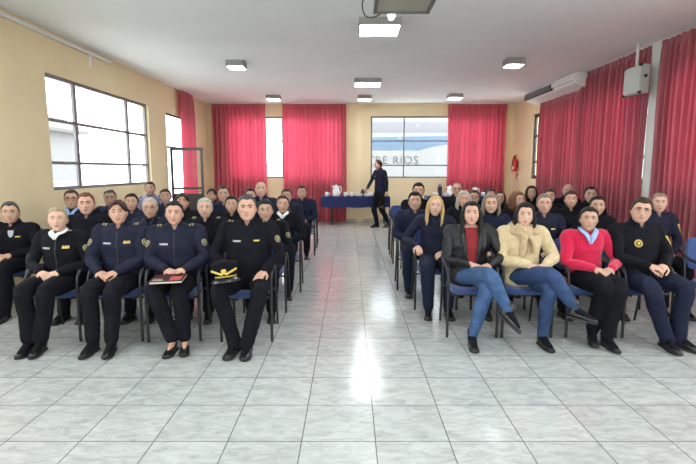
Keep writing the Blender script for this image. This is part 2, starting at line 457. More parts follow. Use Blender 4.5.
def make_person(X, Y, zt, sex='f', hair=('pulled', 'black'), jacket='navy', trousers='trous', shoes='flat', skin=0, face_yaw=None, rz=0., head_tilt=0., head_pitch=0.,
                lean=0., vox=.009, arms=None, legs=None, wid=1., fat=0., puffy=0., glasses=False, badges=(), collar='stand', hs=1., fringe=False, brow=None, standing=None, hx=0., wrist_hi=0.):
    fem = sex == 'f'; hsz = hs * (.93 if fem else 1.)
    W = wid * (.93 if fem else 1.04)
    # heights
    nz = zt - .122*hsz - .117*hsz                 # base of the neck
    seat = standing['seat'] if standing else SEAT
    k = (nz - seat) / .56
    Z = lambda z: seat + (z - SEAT) * k
    cyf = lambda z: -lean * max(0, (z - .5)) / .5
    tw = lambda z: (hx * max(0, (z - .5)) / .5, 0)
    f = fat
    prof = [(.455, .150, .105, .03, .8), (.49, .178+f*.3, .130+f*.3, .03, .85), (.56, .180+f*.6, .132+f*.8, .03, .9), (.66, .166+f*.8, .122+f, .03, .9), (.75, .160+f*.6, .116+f*.7, .03, .9),
            (.83, .168+f*.3, .120+(.008 if fem else 0)+f*.3, .03, .88), (.90, .178, .114, .038, .85), (.965, .180, .100, .042, .82), (.998, .150, .084, .045, .85), (1.018, .095, .070, .042, .95), (1.03, .066, .060, .036, 1)]
    prof = [(z, rx*W, ry, cy, e) for z, rx, ry, cy, e in prof]
    hc = V((hx*1.15, -.012 - lean*1.15, nz + .117*hsz))             # head centre
    sh = {}; S = .176*W
    for s in (-1, 1): sh[s] = V((s*S + tw(.95)[0], .04 + cyf(.95), Z(.968)))
    # arms
    if arms is None or arms == 'clasp':
        arms = {-1: ((-.085, -.205, .655), (.80, -.52, -.22), (-.10, -.35, .93)), 1: ((.088, -.195, .652), (-.80, -.50, -.20), (.10, -.35, .93))}
        curl = {-1: .62, 1: .5}
    elif arms == 'thighs':
        arms = {-1: ((-.12, -.20, .655), (.15, -.95, -.15), (-.2, -.1, .97)), 1: ((.12, -.20, .655), (-.15, -.95, -.15), (.2, -.1, .97))}
        curl = {-1: .25, 1: .25}
    else:
        curl = {s: (arms[s][3] if len(arms[s]) > 3 else .5) for s in (-1, 1)}
    joints = {}
    for s in (-1, 1):
        w = V(arms[s][0]); w.z += wrist_hi
        e, w = ik(sh[s], w, .275, .245, (s*.80, .45, -.55))
        joints[s] = (sh[s], e, w)
    # legs
    if legs is None:
        a = .10
        legs = {-1: ((-.115, -.40, .525), (-.105, -.44, .095), (-.12, -1, 0), (0, 0, 1)), 1: ((.115, -.40, .525), (.105, -.44, .095), (.12, -1, 0), (0, 0, 1))}
    hip = {s: V((s*.082*W, .02, SEAT + .078)) for s in (-1, 1)}
    if standing: hip = standing['hip']; 
    # ---- body
    mb = MB()
    P, D = HEADP[sex]
    MH = Matrix.Translation(hc) @ Matrix.Rotation(face_yaw or 0., 4, 'Z') @ Matrix.Rotation(head_tilt, 4, 'Y') @ Matrix.Rotation(head_pitch, 4, 'X') @ Matrix.Scale(hsz, 4)
    mb.add([MH @ V(p) for p in P], HF)
    for s in (-1, 1):
        ear = Matrix.Rotation(s*.25, 3, 'Z') @ Matrix.Rotation(-.15, 3, 'X')
        g = MB(); g.ell((s*.079, .012, -.006), (.010, .018, .030), M=ear); g.ell((s*.077, .008, -.03), (.008, .010, .012))
        mb.add([MH @ V(p) for p in g.v], g.f)
    nb = V((tw(1.)[0], .045 + cyf(1.), nz - .05)); nr = .050 if fem else .058
    mb.tube([nb, nb.lerp(hc + V((0, .02, -.06)), .5) + V((0, .006, 0)), hc + V((0, .022*hsz, -.055*hsz))], [nr*1.12, nr, nr*.98], 20)
    mb.loft(torso_rings([(z, rx*.84, ry*.84, cy, e) for z, rx, ry, cy, e in prof[:-1]], Z, cyf, tw))
    ah = 1.0 if not fem else .92
    for s in (-1, 1):
        a, e, w = joints[s]
        mb.tube(spline([a + V((-s*.03, 0, -.01)), a.lerp(e, .5), e, e.lerp(w, .5), w], 4), lerps([.045, .038, .032, .032, .025], 4), 12)
        hand(mb, w, arms[s][1], arms[s][2], -s, curl[s], scale=ah)
        kn, an, toe, up = [V(q) for q in legs[s]]
        mb.tube(spline([hip[s], hip[s].lerp(kn, .5), kn, kn.lerp(an, .45) + V((0, .010, 0)), an], 4), lerps([.060, .054, .040, .036, .026], 4), 12)
        tn = toe.normalized(); u2 = (up - tn*up.dot(tn)).normalized()
        mb.tube([an - u2*.012, an + tn*.06 - u2*.042, an + tn*.12 - u2*.062], [.028, .024, .018], 10)
    body = remesh(mb, vox, 2 if vox < .007 else 1)
    bv = tri_bvh(body)
    nv0 = len(body.vertices)
    MR = MH.to_3x3()
    def onface(x, z):
        h, n_, _, _ = bv.ray_cast(MH @ V((x, -.3, z)), (MR @ V((0, 1, 0))).normalized()); return h
    ex = MB(); lipm = 4
    bk = [(.013, .0345), (.022, .0375), (.034, .0385), (.047, .032)] if fem else [(.012, .033), (.022, .0352), (.034, .0355), (.049, .030)]
    fwd = (MR @ V((0, -1, 0))).normalized(); upv = (MR @ V((0, 0, 1))).normalized(); rt = (MR @ V((1, 0, 0))).normalized()
    for s in (-1, 1):
        h = onface(s*.0315, .013)
        if h is None: continue
        c = h - fwd*.0060*hsz
        RM = MR.normalized()
        ex.ell(c, (.0125*hsz, .0112*hsz, .0088*hsz), 1, RM, 14, 8)
        ex.ell(c + fwd*.0075*hsz, (.0070*hsz, .0050*hsz, .0070*hsz), 2, RM, 12, 8)
        ex.ell(c + upv*.0055*hsz - fwd*.0002, (.0150*hsz, .0125*hsz, .0070*hsz), 0, RM, 14, 8)      # upper lid
        ex.tube([c + rt*(-.0125*hsz) + fwd*.006*hsz + upv*.001, c + fwd*.0133*hsz + upv*.0032*hsz, c + rt*(.0125*hsz) + fwd*.006*hsz + upv*.001], .0020*hsz, 6, 3)
        pts = [onface(s*a, b) for a, b in bk]
        if all(p is not None for p in pts): ex.tube(spline([p + fwd*.0005 for p in pts], 3), [q*hsz for q in lerps([.0036, .0052, .0046, .0022] if not fem else [.0030, .0042, .0036, .0016], 3)], 6, 3)
    for zz, bow, rr in ((-.0555, .0018, .0036), (-.0635, -.0015, .0046)):
        pts = [onface(q*.0225, zz + (bow if abs(q) == .4 and zz > -.06 else 0) + abs(q)**2*(.0015 if zz > -.06 else .0085)) for q in (-1, -.4, 0, .4, 1)]
        if all(p is not None for p in pts): ex.tube(spline([p - fwd*.0015 for p in pts], 3), [q*hsz for q in lerps([.0012, rr*.9, rr, rr*.9, .0012], 3)], 8, 4)
    bvs = [tuple(v.co) for v in body.vertices]; bfs = [tuple(p.vertices) for p in body.polygons]
    bpy.data.meshes.remove(body)
    mm = MB(); mm.v = bvs; mm.f = bfs; nf0 = len(bfs); mm.m = [0]*nf0; mm.add(ex.v, ex.f); mm.m[nf0:] = ex.m
    hcname = hair[1]
    light = hcname in ('blonde', 'silver', 'ashblonde', 'grey')
    root = link('person', mm.mesh('person'), [SKIN[skin], M_EYEW, M_IRIS, M_BROWL if light else M_BROWD, LIPS[1 if (fem and skin != 2) else 0]])
    root.location = (X, Y, 0); root.rotation_euler = (0, 0, rz)
    # ---- jacket
    jb = MB(); pf = puffy
    jb.loft(torso_rings([(z, rx+pf*.6, ry+pf*.8, cy, e) for z, rx, ry, cy, e in (prof if collar in ('stand', 'turtle') else prof[:-1])], Z, cyf, tw))
    for s in (-1, 1):
        a, e, w = joints[s]
        dirw = (w - e).normalized()
        jb.tube(spline([a + V((-s*.035, 0, .0)), a + V((s*.012, 0, -.02)), a.lerp(e, .5), e, e.lerp(w, .5), w - dirw*.005], 4), lerps([.062, .064+pf, .057+pf, .051+pf, .048+pf, .037+pf*.5], 4), 16)
    if collar in ('stand', 'turtle'):
        c0 = V((tw(1.)[0], .040 + cyf(1.), Z(1.03))); rr = .064 if fem else .072
        tl = (hc - c0).normalized()
        jb.tube([c0 - V((0, 0, .045)), c0 + V((0, -.003, .004)), c0 + V((0, -.006, .012 if collar == 'stand' else .040))], [rr*1.22, rr*1.02, rr*.93], 20)
    jv = max(.0075, vox*1.25) if vox < .007 else .0125
    jm = remesh(jb, jv, 2)
    ruffle(jm, .008 if jacket not in ('beige', 'crimson') else .004, 9., random.random()*20)
    bj = tri_bvh(jm)
    if collar == 'stand':
        zc = Z(.985); cut_faces(jm, lambda p: p.y < cyf(1.) + .0 and p.z > zc and abs(p.x - tw(1.)[0]) < .008 + (p.z - zc)*.45)
    if collar == 'open':
        # front opening from the neck down, the blouse shows behind it
        cut_faces(jm, lambda p: p.y < .02 and abs(p.x - tw(.8)[0]) < (.030 + .065*max(0, (p.z - Z(.60))/.4)) and p.z > Z(.56) )
    jname = {'beige': 'sweater', 'crimson': 'sweater'}.get(jacket, 'jacket')
    jo = link(jname, jm, CLOTH[jacket], root)
    if collar == 'open':
        tb = MB(); tb.loft(torso_rings([(z, rx*.93, ry*.94, cy, e) for z, rx, ry, cy, e in prof[:-2]], Z, cyf, tw))
        tm = remesh(tb, .01, 2); link('blouse', tm, CLOTH['redtop'], root)
        for s in (-1, 1):      # broad lapels
            lp = MB(); pts = [V((s*.055, .0, Z(1.00))), V((s*.082, -.07, Z(.93))), V((s*.070, -.105, Z(.82))), V((s*.050, -.110, Z(.70)))]
            lp.tube(spline(pts, 4), lerps([.020, .026, .024, .014], 4), 10, flat=.5); build('lapel', lp, CLOTH[jacket], jo)
    # ---- trousers
    tb = MB(); tight = trousers in ('jeans', 'djeans')
    q = .93 if tight else 1.
    if not standing: tb.ell((0, .03, SEAT+.075), (.172*W, .135, .085))
    else: tb.ell((hip[-1]+hip[1])/2 + V((0, 0, .04)), (.150, .115, .13))
    for s in (-1, 1):
        kn, an, toe, up = [V(g) for g in legs[s]]
        da = (an - kn).normalized()
        end = an + da*.035 if shoes == 'shoe' else an - da*(.035 if shoes == 'flat' else .02)
        tb.tube(spline([hip[s], hip[s].lerp(kn, .5) + V((0, 0, .002)), kn, kn.lerp(end, .45) + V((0, .012, 0)), end], 5), lerps([.096*q, .092*q, .077*q, .068*q, .057 if not tight else .046], 5), 16)
    tm = remesh(tb, .009 if vox < .007 else .0125, 2); ruffle(tm, .007, 8., random.random()*20)
    link('jeans' if tight else 'trousers', tm, CLOTH[trousers], root)
    for s in (-1, 1):
        kn, an, toe, up = [V(g) for g in legs[s]]
        if shoes != 'flat':
            tn = toe.normalized(); u2 = (up - tn*up.dot(tn)).normalized(); da = (an - kn).normalized()
            kb = MB(); kb.tube([an - da*.09, an - da*.03, an - u2*.010, an + tn*.05 - u2*.032, an + tn*.13 - u2*.058], [.038, .036, .037, .033, .027], 12); build('sock', kb, CLOTH['trous'], root)
        shoe(root, an, toe, up, 'boot' if shoes == 'boot' else ('ankle' if shoes == 'ankle' else 'low'), L=.25 if fem else .285, Wd=.9 if fem else 1.05)
    # ---- hair
    st, hcn = hair
    hb = MB()
    if st == 'short': pts = hair_cap(sex, .080, .008, top=.008, side=.002, back=.004)
    elif st == 'crop': pts = hair_cap(sex, .078, .004, top=.003, back=.002)
    elif st == 'bald': pts = hair_cap(sex, .118, .003, lowback=-.06)
    elif st == 'quiff': pts = hair_cap(sex, .074, .009, top=.009, side=.003, back=.006)
    elif st == 'pulled': pts = hair_cap(sex, .078, .0095, top=.004, side=.004, back=.006)
    elif st == 'bob': pts = hair_cap(sex, .078, .011, top=.005, side=.012, back=.016, lowback=-.10)
    else: pts = hair_cap(sex, .080, .009, top=.004, side=.006, back=.012, lowback=-.10)
    hb.add(pts, HF)
    if st == 'pulled': hb.ell((0, .118, .01), (.038, .032, .038))
    if fringe:
        for a in range(7):
            t = a/6; x0 = -.012 + t*.0; 
            hb.tube(spline([(.010 + t*.02, -.070 + t*.01, .108), (.038 + t*.012, -.092 + t*.02, .080), (.060 + t*.010, -.074 + t*.03, .038), (.070+t*.004, -.050 + t*.03, .005)], 4), lerps([.012, .014, .011, .005], 4), 8)
            hb.tube(spline([(.004 - t*.02, -.068 + t*.01, .108), (-.030 - t*.012, -.086 + t*.02, .088), (-.056 - t*.010, -.066 + t*.03, .060), (-.070, -.040 + t*.03, .020)], 4), lerps([.010, .011, .009, .005], 4), 8)
    if st in ('bob', 'long'):
        drop = -.135 if st == 'bob' else -.235
        for s in (-1, 1):
            for a in range(5):
                t = a/4; y0 = -.045 + t*.105
                sw = .006*math.sin(a*2.1 + s)
                hb.tube(spline([(s*.045, y0*.7, .098), (s*(.080 + .004*t), y0, .03), (s*(.090 - .004*t + sw), y0 + .006, -.05), (s*(.088 + (.004 if st == 'bob' else .0) + sw), y0 + (.02 - .03*(1-t) if st == 'long' else .012), drop*.75), (s*(.080 if st == 'bob' else .086), y0 - (.012 if st == 'long' else 0), drop)], 4), lerps([.016, .021, .023, .021, .009], 4), 10, flat=.8)
        for a in range(5):
            t = (a - 2)/2
            hb.tube(spline([(t*.03, .085, .07), (t*.055, .108, 0), (t*.065, .095, -.08), (t*.07, .085, drop*.9)], 4), lerps([.03, .032, .03, .014], 4), 10)
    if st == 'pony':
        hb.ell((.01, .115, .02), (.03, .03, .03)); hb.tube(spline([(.02, .115, .02), (.06, .10, -.05), (.085, .04, -.12), (.085, -.01, -.20)], 5), lerps([.02, .028, .028, .012], 5), 10)
    if vox < .007 and st not in ('bald',):
        hb.v = [tuple(MH @ V(p)) for p in hb.v]; hm = remesh(hb, .0055, 1); hm.name = 'hair'
    else:
        hb.v = [tuple(MH @ V(p)) for p in hb.v]; hm = hb.mesh('hair')
    link('hair', hm, HAIR[hcn], root)
    if glasses:
        gb = MB()
        ctr = []
        for s in (-1, 1):
            c = onface(s*.033, .010)
            c = c + fwd*.016*hsz if c is not None else MH @ V((s*.033, -.095, .010))
            ctr.append(c)
            ring = [c + (rt*math.cos(2*PI*j/16)*.024 + upv*math.sin(2*PI*j/16)*.019)*hsz for j in range(16)]
            gb.tube(ring, .0018, 6, closed=True, ref=tuple(fwd))
            gb.tube([c + rt*s*.024*hsz + upv*.006, MH @ V((s*.078, .0, .010))], .0018, 6)
        gb.tube([ctr[0] + rt*.024*hsz, (ctr[0]+ctr[1])/2 + upv*.004 + fwd*.002, ctr[1] - rt*.024*hsz], .0016, 6)
        build('glasses', gb, M_BLKPL if glasses is True else mat('thin_grey_metal', (.06, .06, .065), .3, metal=.4), root)
    # ---- insignia and other small parts on the jacket
    ax = ((1, 0, 0), (0, 0, 1)); F_ = (0, 1, 0)
    def put(name, m, *a, **k):
        d = decal(bj, *a, **k)
        if d: return build(name, d, m, jo)
    for b in badges:
        if b == 'tag': put('name_tag', M_SILV, (-.090, 0, Z(.862)), *ax, .075, .016, F_)
        elif b == 'rank':
            o = put('rank_badge', M_GOLD, (.088, 0, Z(.868)), *ax, .058, .016, F_)
            for i in (-1, 0, 1): put('rank_star', M_GOLD, (.088 + i*.020, 0, Z(.868) + .012), *ax, .015, .015, F_, 4, 4, shape='round')
        elif b == 'goldtext': put('gold_lettering', M_GOLD, (.088, 0, Z(.866)), *ax, .05, .014, F_)
        elif b in ('patchL', 'patchR'):
            s = 1 if b == 'patchL' else -1
            a, e, w = joints[s]; c = a.lerp(e, .42) + V((s*.02, -.02, 0)); d = V((-s*.62, .78, 0))
            ax2 = (V((.78, s*.62, 0)), V((s*-.1, 0, 1)))
            o = put('shoulder_patch', M_PATCH, c, *ax2, .052, .062, d, 8, 8, shape='round')
            put('patch_emblem', mat('dark_patch_field', (.05, .055, .06), .7), c, *ax2, .038, .046, d, 6, 6, off=.006, shape='round')
            put('patch_crest', M_PATCH, c, *ax2, .018, .026, d, 4, 4, off=.008, shape='shield')
        elif b == 'epaul':
            for s in (-1, 1): 
                for i in range(2): put('epaulette_stripe', M_PATCH, V((s*(.125 + .022*i)*W, .035 + cyf(.95), 1.)), (1, 0, 0), (0, 1, 0), .011, .060, (0, 0, -1))
        elif b == 'emblem':
            c = (-.075, 0, Z(.85))
            put('chest_emblem', M_GOLD, c, *ax, .072, .072, F_, 8, 8, shape='round')
            put('emblem_field', mat('dark_patch_field', (.05, .055, .06), .7), c, *ax, .050, .050, F_, 6, 6, off=.006, shape='round')
            put('emblem_crest', M_GOLD, c, *ax, .022, .030, F_, 4, 4, off=.008, shape='shield')
        elif b == 'yellowbar':
            a, e, w = joints[1]; c = a.lerp(e, .45) + V((.02, -.02, 0))
            put('sleeve_stripe', M_GOLD, c, (.78, .62, 0), (-.35, 0, 1), .022, .10, (-.62, .78, 0))
        elif b == 'whitepatch':
            put('chest_patch', M_SILV, (.02, 0, Z(.90)), *ax, .055, .075, F_, 6, 6, shape='shield')
        elif b == 'zip': put('zip_line', M_BLKPL, (0, 0, Z(.78)), *ax, .008, .36*k, F_, 1, 20, off=.003)
    def vcollar(cm, z1=1.02, z0=.92, wdt=.060):
        for s in (-1, 1):
            cb = MB(); pts = [V((s*wdt*1.05, .02 + cyf(1.), Z(z1)+.016)), V((s*wdt, -.035 + cyf(1.), Z(z1) - .004)), V((s*wdt*.45, -.080 + cyf(1), Z((z0+z1)/2 + .01))), V((s*.008, -.088 + cyf(.95), Z(z0)))]
            cb.tube(spline(pts, 4), lerps([.017, .024, .026, .008], 4), 10, flat=.42); build('shirt_collar', cb, cm, root)
    if collar == 'shirt': vcollar(CLOTH['white'], 1.018, .955, .052)
    if collar == 'bluecollar': vcollar(CLOTH['lblue'], 1.025, .90, .064)
    if collar == 'vneck': vcollar(CLOTH[jacket], 1.02, .90, .058)
    if collar == 'scarf':
        sb = MB()
        for i in range(3):
            ring = [V((math.cos(a)*(.094 + .016*i + .004*math.sin(3*a+i)), .028 + cyf(1.) + math.sin(a)*(.084 + .014*i), Z(1.030) - .026*i + (.012*math.sin(a)) + .006*math.sin(2*a + i*2))) for a in [2*PI*j/24 for j in range(24)]]
            sb.tube(ring, .031, 10, closed=True)
        sb.tube(spline([(.02, -.09, Z(1.0)), (-.035, -.120, Z(.94)), (-.045, -.128, Z(.84)), (-.05, -.126, Z(.76))], 5), lerps([.034, .042, .040, .030], 5), 12, flat=.5)
        sb.tube(spline([(-.03, -.09, Z(1.0)), (.03, -.122, Z(.93)), (.055, -.124, Z(.86)), (.06, -.122, Z(.80))], 5), lerps([.034, .040, .036, .026], 5), 12, flat=.5)
        sm = remesh(sb, .0065, 1); ruffle(sm, .006, 16., 3); link('scarf', sm, CLOTH['scarf'], root)
    return root


# ================================================================== THE ROOM
YB, LX, RX, CZ, YF = 14.43, -4.24, 4.87, 3.507, -2.4
def wall(name, axis, pos, thick, u0, u1, z0, z1, holes, m):
    us = sorted({u0, u1, *[h[0] for h in holes], *[h[1] for h in holes]}); zs = sorted({z0, z1, *[h[2] for h in holes], *[h[3] for h in holes]})
    mb = MB(); p0, p1 = min(pos, pos + thick), max(pos, pos + thick)
    for i in range(len(us) - 1):
        for j in range(len(zs) - 1):
            cu, cz = (us[i] + us[i+1])/2, (zs[j] + zs[j+1])/2
            if any(h[0] < cu < h[1] and h[2] < cz < h[3] for h in holes): continue
            if axis == 'x': mb.box((us[i], p0, zs[j]), (us[i+1], p1, zs[j+1]))
            else: mb.box((p0, us[i], zs[j]), (p1, us[i+1], zs[j+1]))
    return tag(build(name, mb, m, smooth=False), kind='structure')
fl = MB(); fl.box((LX - .2, YF - .2, -.1), (RX + .2, YB + .2, 0))
TILE = .4285
J = on_z(375.5, 441.4, 0)
tag(build('floor', fl, floor_mat(TILE, J.x, J.y), smooth=False), kind='structure')
cl = MB(); cl.box((LX - .2, YF - .2, CZ), (RX + .2, YB + .2, CZ + .15))
tag(build('ceiling', cl, M_CEIL, smooth=False), kind='structure')
WL = [(6.84, 10.25, 1.265, 2.92), (11.2, 12.75, 0, 2.88), (.6, 5.0, 1.265, 2.92)]
WB = [(-3.62, -.30, 1.32, 3.13), (.62, 4.55, 1.32, 3.145)]
WR = [(7.95, 12.95, 1.33, 3.02), (.6, 7.3, 1.33, 3.02)]
WF = [(-3.7, -1.1, .9, 3.0), (-.9, .9, 0, 3.0), (1.1, 4.3, .9, 3.0)]
wall('wall_left', 'y', LX, -.18, YF - .2, YB + .2, 0, CZ, WL, M_WALL)
wall('wall_right', 'y', RX, .18, YF - .2, YB + .2, 0, CZ, WR, M_WALL)
wall('wall_back', 'x', YB, .18, LX, RX, 0, CZ, WB, M_WALL)
wall('wall_front', 'x', YF, -.18, LX, RX, 0, CZ, WF, M_WALL)
def window(n, axis, pos, u0, u1, z0, z1, ucuts, zcuts, m, w=.045, name='window', extra=()):
    """glazed steel window set in a wall hole: outer frame, glazing bars, glass; ucuts/zcuts are bar positions"""
    root = empty('%s_%d' % (name, n), (0, 0, 0)); tag(root, kind='structure')
    def B(a, b, c, d, t=.05):
        if axis == 'x': return (a, pos, c), (b, pos + t, d)
        return (pos, a, c), (pos + t, b, d)
    fb = MB()
    for a, b, c, d in ((u0, u1, z0, z0 + w), (u0, u1, z1 - w, z1), (u0, u0 + w, z0, z1), (u1 - w, u1, z0, z1)): fb.box(*B(a, b, c, d))
    build('frame', fb, m, root, smooth=False, bevel=.004)
    gb = MB()
    for q in ucuts: gb.box(*B(q[0] - q[1]/2, q[0] + q[1]/2, q[2] if len(q) > 2 else z0, q[3] if len(q) > 2 else z1, .042))
    for q in zcuts: gb.box(*B(q[2] if len(q) > 2 else u0, q[3] if len(q) > 2 else u1, q[0] - q[1]/2, q[0] + q[1]/2, .036))
    if gb.v: build('glazing_bars', gb, m, root, smooth=False, bevel=.003)
    pb = MB()
    if axis == 'x': pb.box((u0 + .01, pos + .018, z0 + .01), (u1 - .01, pos + .024, z1 - .01))
    else: pb.box((pos + .018, u0 + .01, z0 + .01), (pos + .024, u1 - .01, z1 - .01))
    build('glass', pb, M_GLASS, root, smooth=False)
    return root
window(1, 'y', LX - .10, 6.84, 10.25, 1.265, 2.92, [(7.64, .08), (9.40, .075)], [(2.28, .045), (1.665, .045)], M_WFRAME, .05)
window(2, 'x', YB + .05, -3.62, -.30, 1.32, 3.13, [(-2.95, .035), (-2.52, .035), (-2.02, .035), (-1.2, .035)], [(2.42, .035), (1.70, .035)], M_WFRAME)
window(3, 'x', YB + .05, .62, 4.55, 1.32, 3.145, [(1.615, .035), (3.05, .035), (3.6, .035), (4.1, .035)], [(2.42, .035), (1.70, .035)], M_WFRAME)
window(4, 'y', RX + .05, 7.95, 12.95, 1.33, 3.02, [(12.2, .05), (10.8, .05), (9.2, .05)], [(2.45, .05), (1.78, .05)], M_FRAME, .09)
window(5, 'y', RX + .05, .6, 7.3, 1.33, 3.02, [(2.2, .05), (3.9, .05), (5.6, .05)], [(2.45, .05), (1.78, .05)], M_FRAME)
window(6, 'y', LX - .10, .6, 5.0, 1.265, 2.92, [(2.0, .07), (3.6, .07)], [(2.28, .045), (1.665, .045)], M_WFRAME)
window(7, 'x', YF - .10, -3.7, -1.1, .9, 3.0, [(-2.4, .05)], [(2.2, .05)], M_WFRAME)
window(8, 'x', YF - .10, 1.1, 4.3, .9, 3.0, [(2.7, .05)], [(2.2, .05)], M_WFRAME)
window(2, 'x', YF - .10, -.9, .9, 0, 3.0, [(0, .08, 0, 2.1)], [(2.1, .06)], M_FRAME, .06, name='door')
# side door: fixed frame with overlight, and one leaf swung into the room
window(1, 'y', LX - .08, 11.2, 12.75, 0, 2.88, [], [(2.10, .05)], M_FRAME, .045, name='door')
dl = empty('door_leaf', (-4.17, 11.16, .012)); tag(dl, 'black steel framed glass door leaf standing open into the hall', 'door')
mb = MB()
for a, b, c, d in ((0, .05, 0, 2.06), (.70, .75, 0, 2.06), (.05, .70, 2.0, 2.06), (.05, .70, 0, .10), (.05, .70, .93, 1.0), (.05, .70, 1.10, 1.15)): mb.box((a, 0, c), (b, .04, d))
build('door_frame', mb, M_FRAME, dl, smooth=False, bevel=.004)
mb = MB(); mb.box((.05, .015, 1.15), (.70, .022, 2.0)); build('pane', mb, M_GLASS, dl, smooth=False)
mb = MB(); mb.box((.05, .012, .10), (.70, .028, .93)); build('kick_panel', mb, M_FRAME, dl, smooth=False)
mb = MB(); mb.tube([(.715, -.002, 1.05), (.715, -.045, 1.05), (.62, -.045, 1.05)], .010, 8); build('handle', mb, M_WFRAME, dl)
# pilaster between the curtains, low skirting, conduit
mb = MB(); mb.box((4.70, 7.48, 0), (RX, 7.70, CZ)); tag(build('trim_1', mb, mat('white_pilaster_paint', (.74, .76, .72), .7), smooth=False), kind='structure')
M_SK = mat('skirting_tile', (.50, .42, .33), .5)
for nm, lo, hi in (('baseboard_left', (LX, YF, 0), (LX + .012, 11.2, .09)), ('baseboard_right', (RX - .012, YF, 0), (RX, 7.40, .09)), ('baseboard_back', (LX + .012, YB - .012, 0), (RX - .012, YB, .09))):
    mb = MB(); mb.box(lo, hi); tag(build(nm, mb, M_SK, smooth=False), kind='structure')
# a shallow pier with the wall colour beside the middle window
mb = MB(); mb.box((.18, YB - .10, 0), (.40, YB, CZ)); tag(build('trim_2', mb, M_WALL, smooth=False), kind='structure')
cd = MB(); cd.box((LX + .001, 4.6, 3.405), (LX + .05, 8.7, 3.45)); cd.box((LX + .001, 8.02, 3.22), (LX + .028, 8.06, 3.41))
o = build('cable_conduit', cd, M_WHITE, smooth=False, bevel=.004)
tag(o, 'long white cable conduit high on the beige wall above the wide window', 'conduit')

# ------------------------------------------------------------------ curtains
def curtain(name, p0, p1, ztop, zbot, m, label, group, period=.13, amp=.055, seed=0, heading=True):
    p0, p1 = V(p0), V(p1); L = (p1 - p0).length; u = (p1 - p0).normalized(); nrm = V((-u.y, u.x))
    sg = 1 if nrm.dot(V((0, 9)) - p0) < 0 else -1
    rnd = random.Random(seed); n = int(L / period) + 1
    root = empty(name, (0, 0, 0)); tag(root, label, 'curtain', group)
    nu = n * 12; zs = [ztop, ztop - .03, ztop - .08, ztop - .14, ztop - .4, ztop - .9, ztop - 1.5, ztop - 2.1, (ztop - 2.1)*.45 + zbot*.55, zbot + .12, zbot]
    ph = [rnd.uniform(-.9, .9) for _ in range(n + 3)]; am = [rnd.uniform(.55, 1.3) for _ in range(n + 3)]
    vs = []; fs = []
    for j, z in enumerate(zs):
        d = (ztop - z) / (ztop - zbot)
        for i in range(nu + 1):
            t = i / nu * n; k = int(t); f = t - k
            a = am[k]*(1-f) + am[k+1]*f; p_ = ph[k]*(1-f) + ph[k+1]*f
            w = sg*(1 - 2*abs(math.sin(PI*t + p_*.5 + d*.25*math.sin(k*1.7)))**.75) + .3*math.sin(1.9*t + d*1.5)
            sway = .02*math.sin(d*4 + k*.8)*d
            A = amp*a*(.55 + .55*min(1, d*6)) * (.35 if j in (1, 2) else 1)
            q = p0 + u*(L*i/nu + sway + .02*math.cos(2*PI*t + p_)) + nrm*(A*w)
            vs.append((q.x, q.y, z + (.015*math.sin(t*2.2) if j == len(zs)-1 else 0)))
    for j in range(len(zs) - 1):
        for i in range(nu):
            a = j*(nu+1)+i; fs.append((a, a+1, a+nu+2, a+nu+1))
    mb = MB(); mb.add(vs, fs); build('cloth', mb, m, root)
    if heading:
        hb = MB(); hb.tube([V((p0.x, p0.y, ztop + .012)), V((p1.x, p1.y, ztop + .012))], .014, 8); build('rail', hb, M_OFFW, root)
    return root
yc = YB - .12
curtain('curtain', (-4.08, yc), (-2.50, yc), CZ - .03, .02, M_RED, 'red pleated curtain in the back corner near the open door leaf', 'back wall curtains', seed=1)
curtain('curtain', (-2.00, yc), (-.13, yc), CZ - .03, .02, M_RED, 'red pleated curtain behind the buffet table with the big white jug', 'back wall curtains', seed=2)
curtain('curtain', (2.87, yc), (4.60, yc), CZ - .03, .02, M_RED, 'red pleated curtain between the lettered bus window and the fire extinguisher', 'back wall curtains', seed=3)
curtain('curtain', (LX + .13, 12.80), (LX + .13, 11.90), CZ - .03, .02, M_RED, 'narrow red curtain hanging beside the doorway in the beige window wall', 'window wall curtain', period=.12, seed=4)
xr = RX - .16
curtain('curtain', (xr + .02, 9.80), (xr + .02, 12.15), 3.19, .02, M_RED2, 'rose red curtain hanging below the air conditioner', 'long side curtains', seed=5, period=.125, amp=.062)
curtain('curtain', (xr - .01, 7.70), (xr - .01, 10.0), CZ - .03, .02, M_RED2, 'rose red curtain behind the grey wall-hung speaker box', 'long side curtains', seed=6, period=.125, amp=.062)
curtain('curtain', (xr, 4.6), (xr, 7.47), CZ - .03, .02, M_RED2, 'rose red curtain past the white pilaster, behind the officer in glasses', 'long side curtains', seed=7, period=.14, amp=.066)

# ------------------------------------------------------------------ ceiling lights
M_DIFF = mat('lit_diffuser', (.9, .9, .9), .5, emit=(.93, .98, 1.), estr=36.)
M_FIX = mat('grey_fixture_metal', (.30, .29, .27), .5)
def ceiling_light(x, y, w, d, h, label):
    r = empty('ceiling_light', (x, y, CZ)); tag(r, label, 'ceiling light', 'square ceiling lights')
    b = MB(); b.box((-w/2, -d/2, -h), (w/2, d/2, 0)); build('housing', b, M_FIX, r, smooth=False, bevel=.008)
    b = MB(); b.box((-w/2 + .02, -d/2 + .02, -h - .006), (w/2 - .02, d/2 - .02, -h + .005)); build('diffuser', b, M_DIFF, r, smooth=False, bevel=.008)
    return r
ceiling_light(.39, 6.66, .55, .52, .10, 'big square ceiling light next to the hanging projector')
ceiling_light(.385, 10.75, .58, .55, .10, 'square ceiling light halfway down the middle line of the ceiling')
ceiling_light(.385, 12.95, .36, .36, .10, 'small ceiling light closest to the lettered back window, above the aisle')
ceiling_light(-2.06, 8.95, .32, .32, .11, 'small ceiling light in the window-wall line, the one nearer the camera')
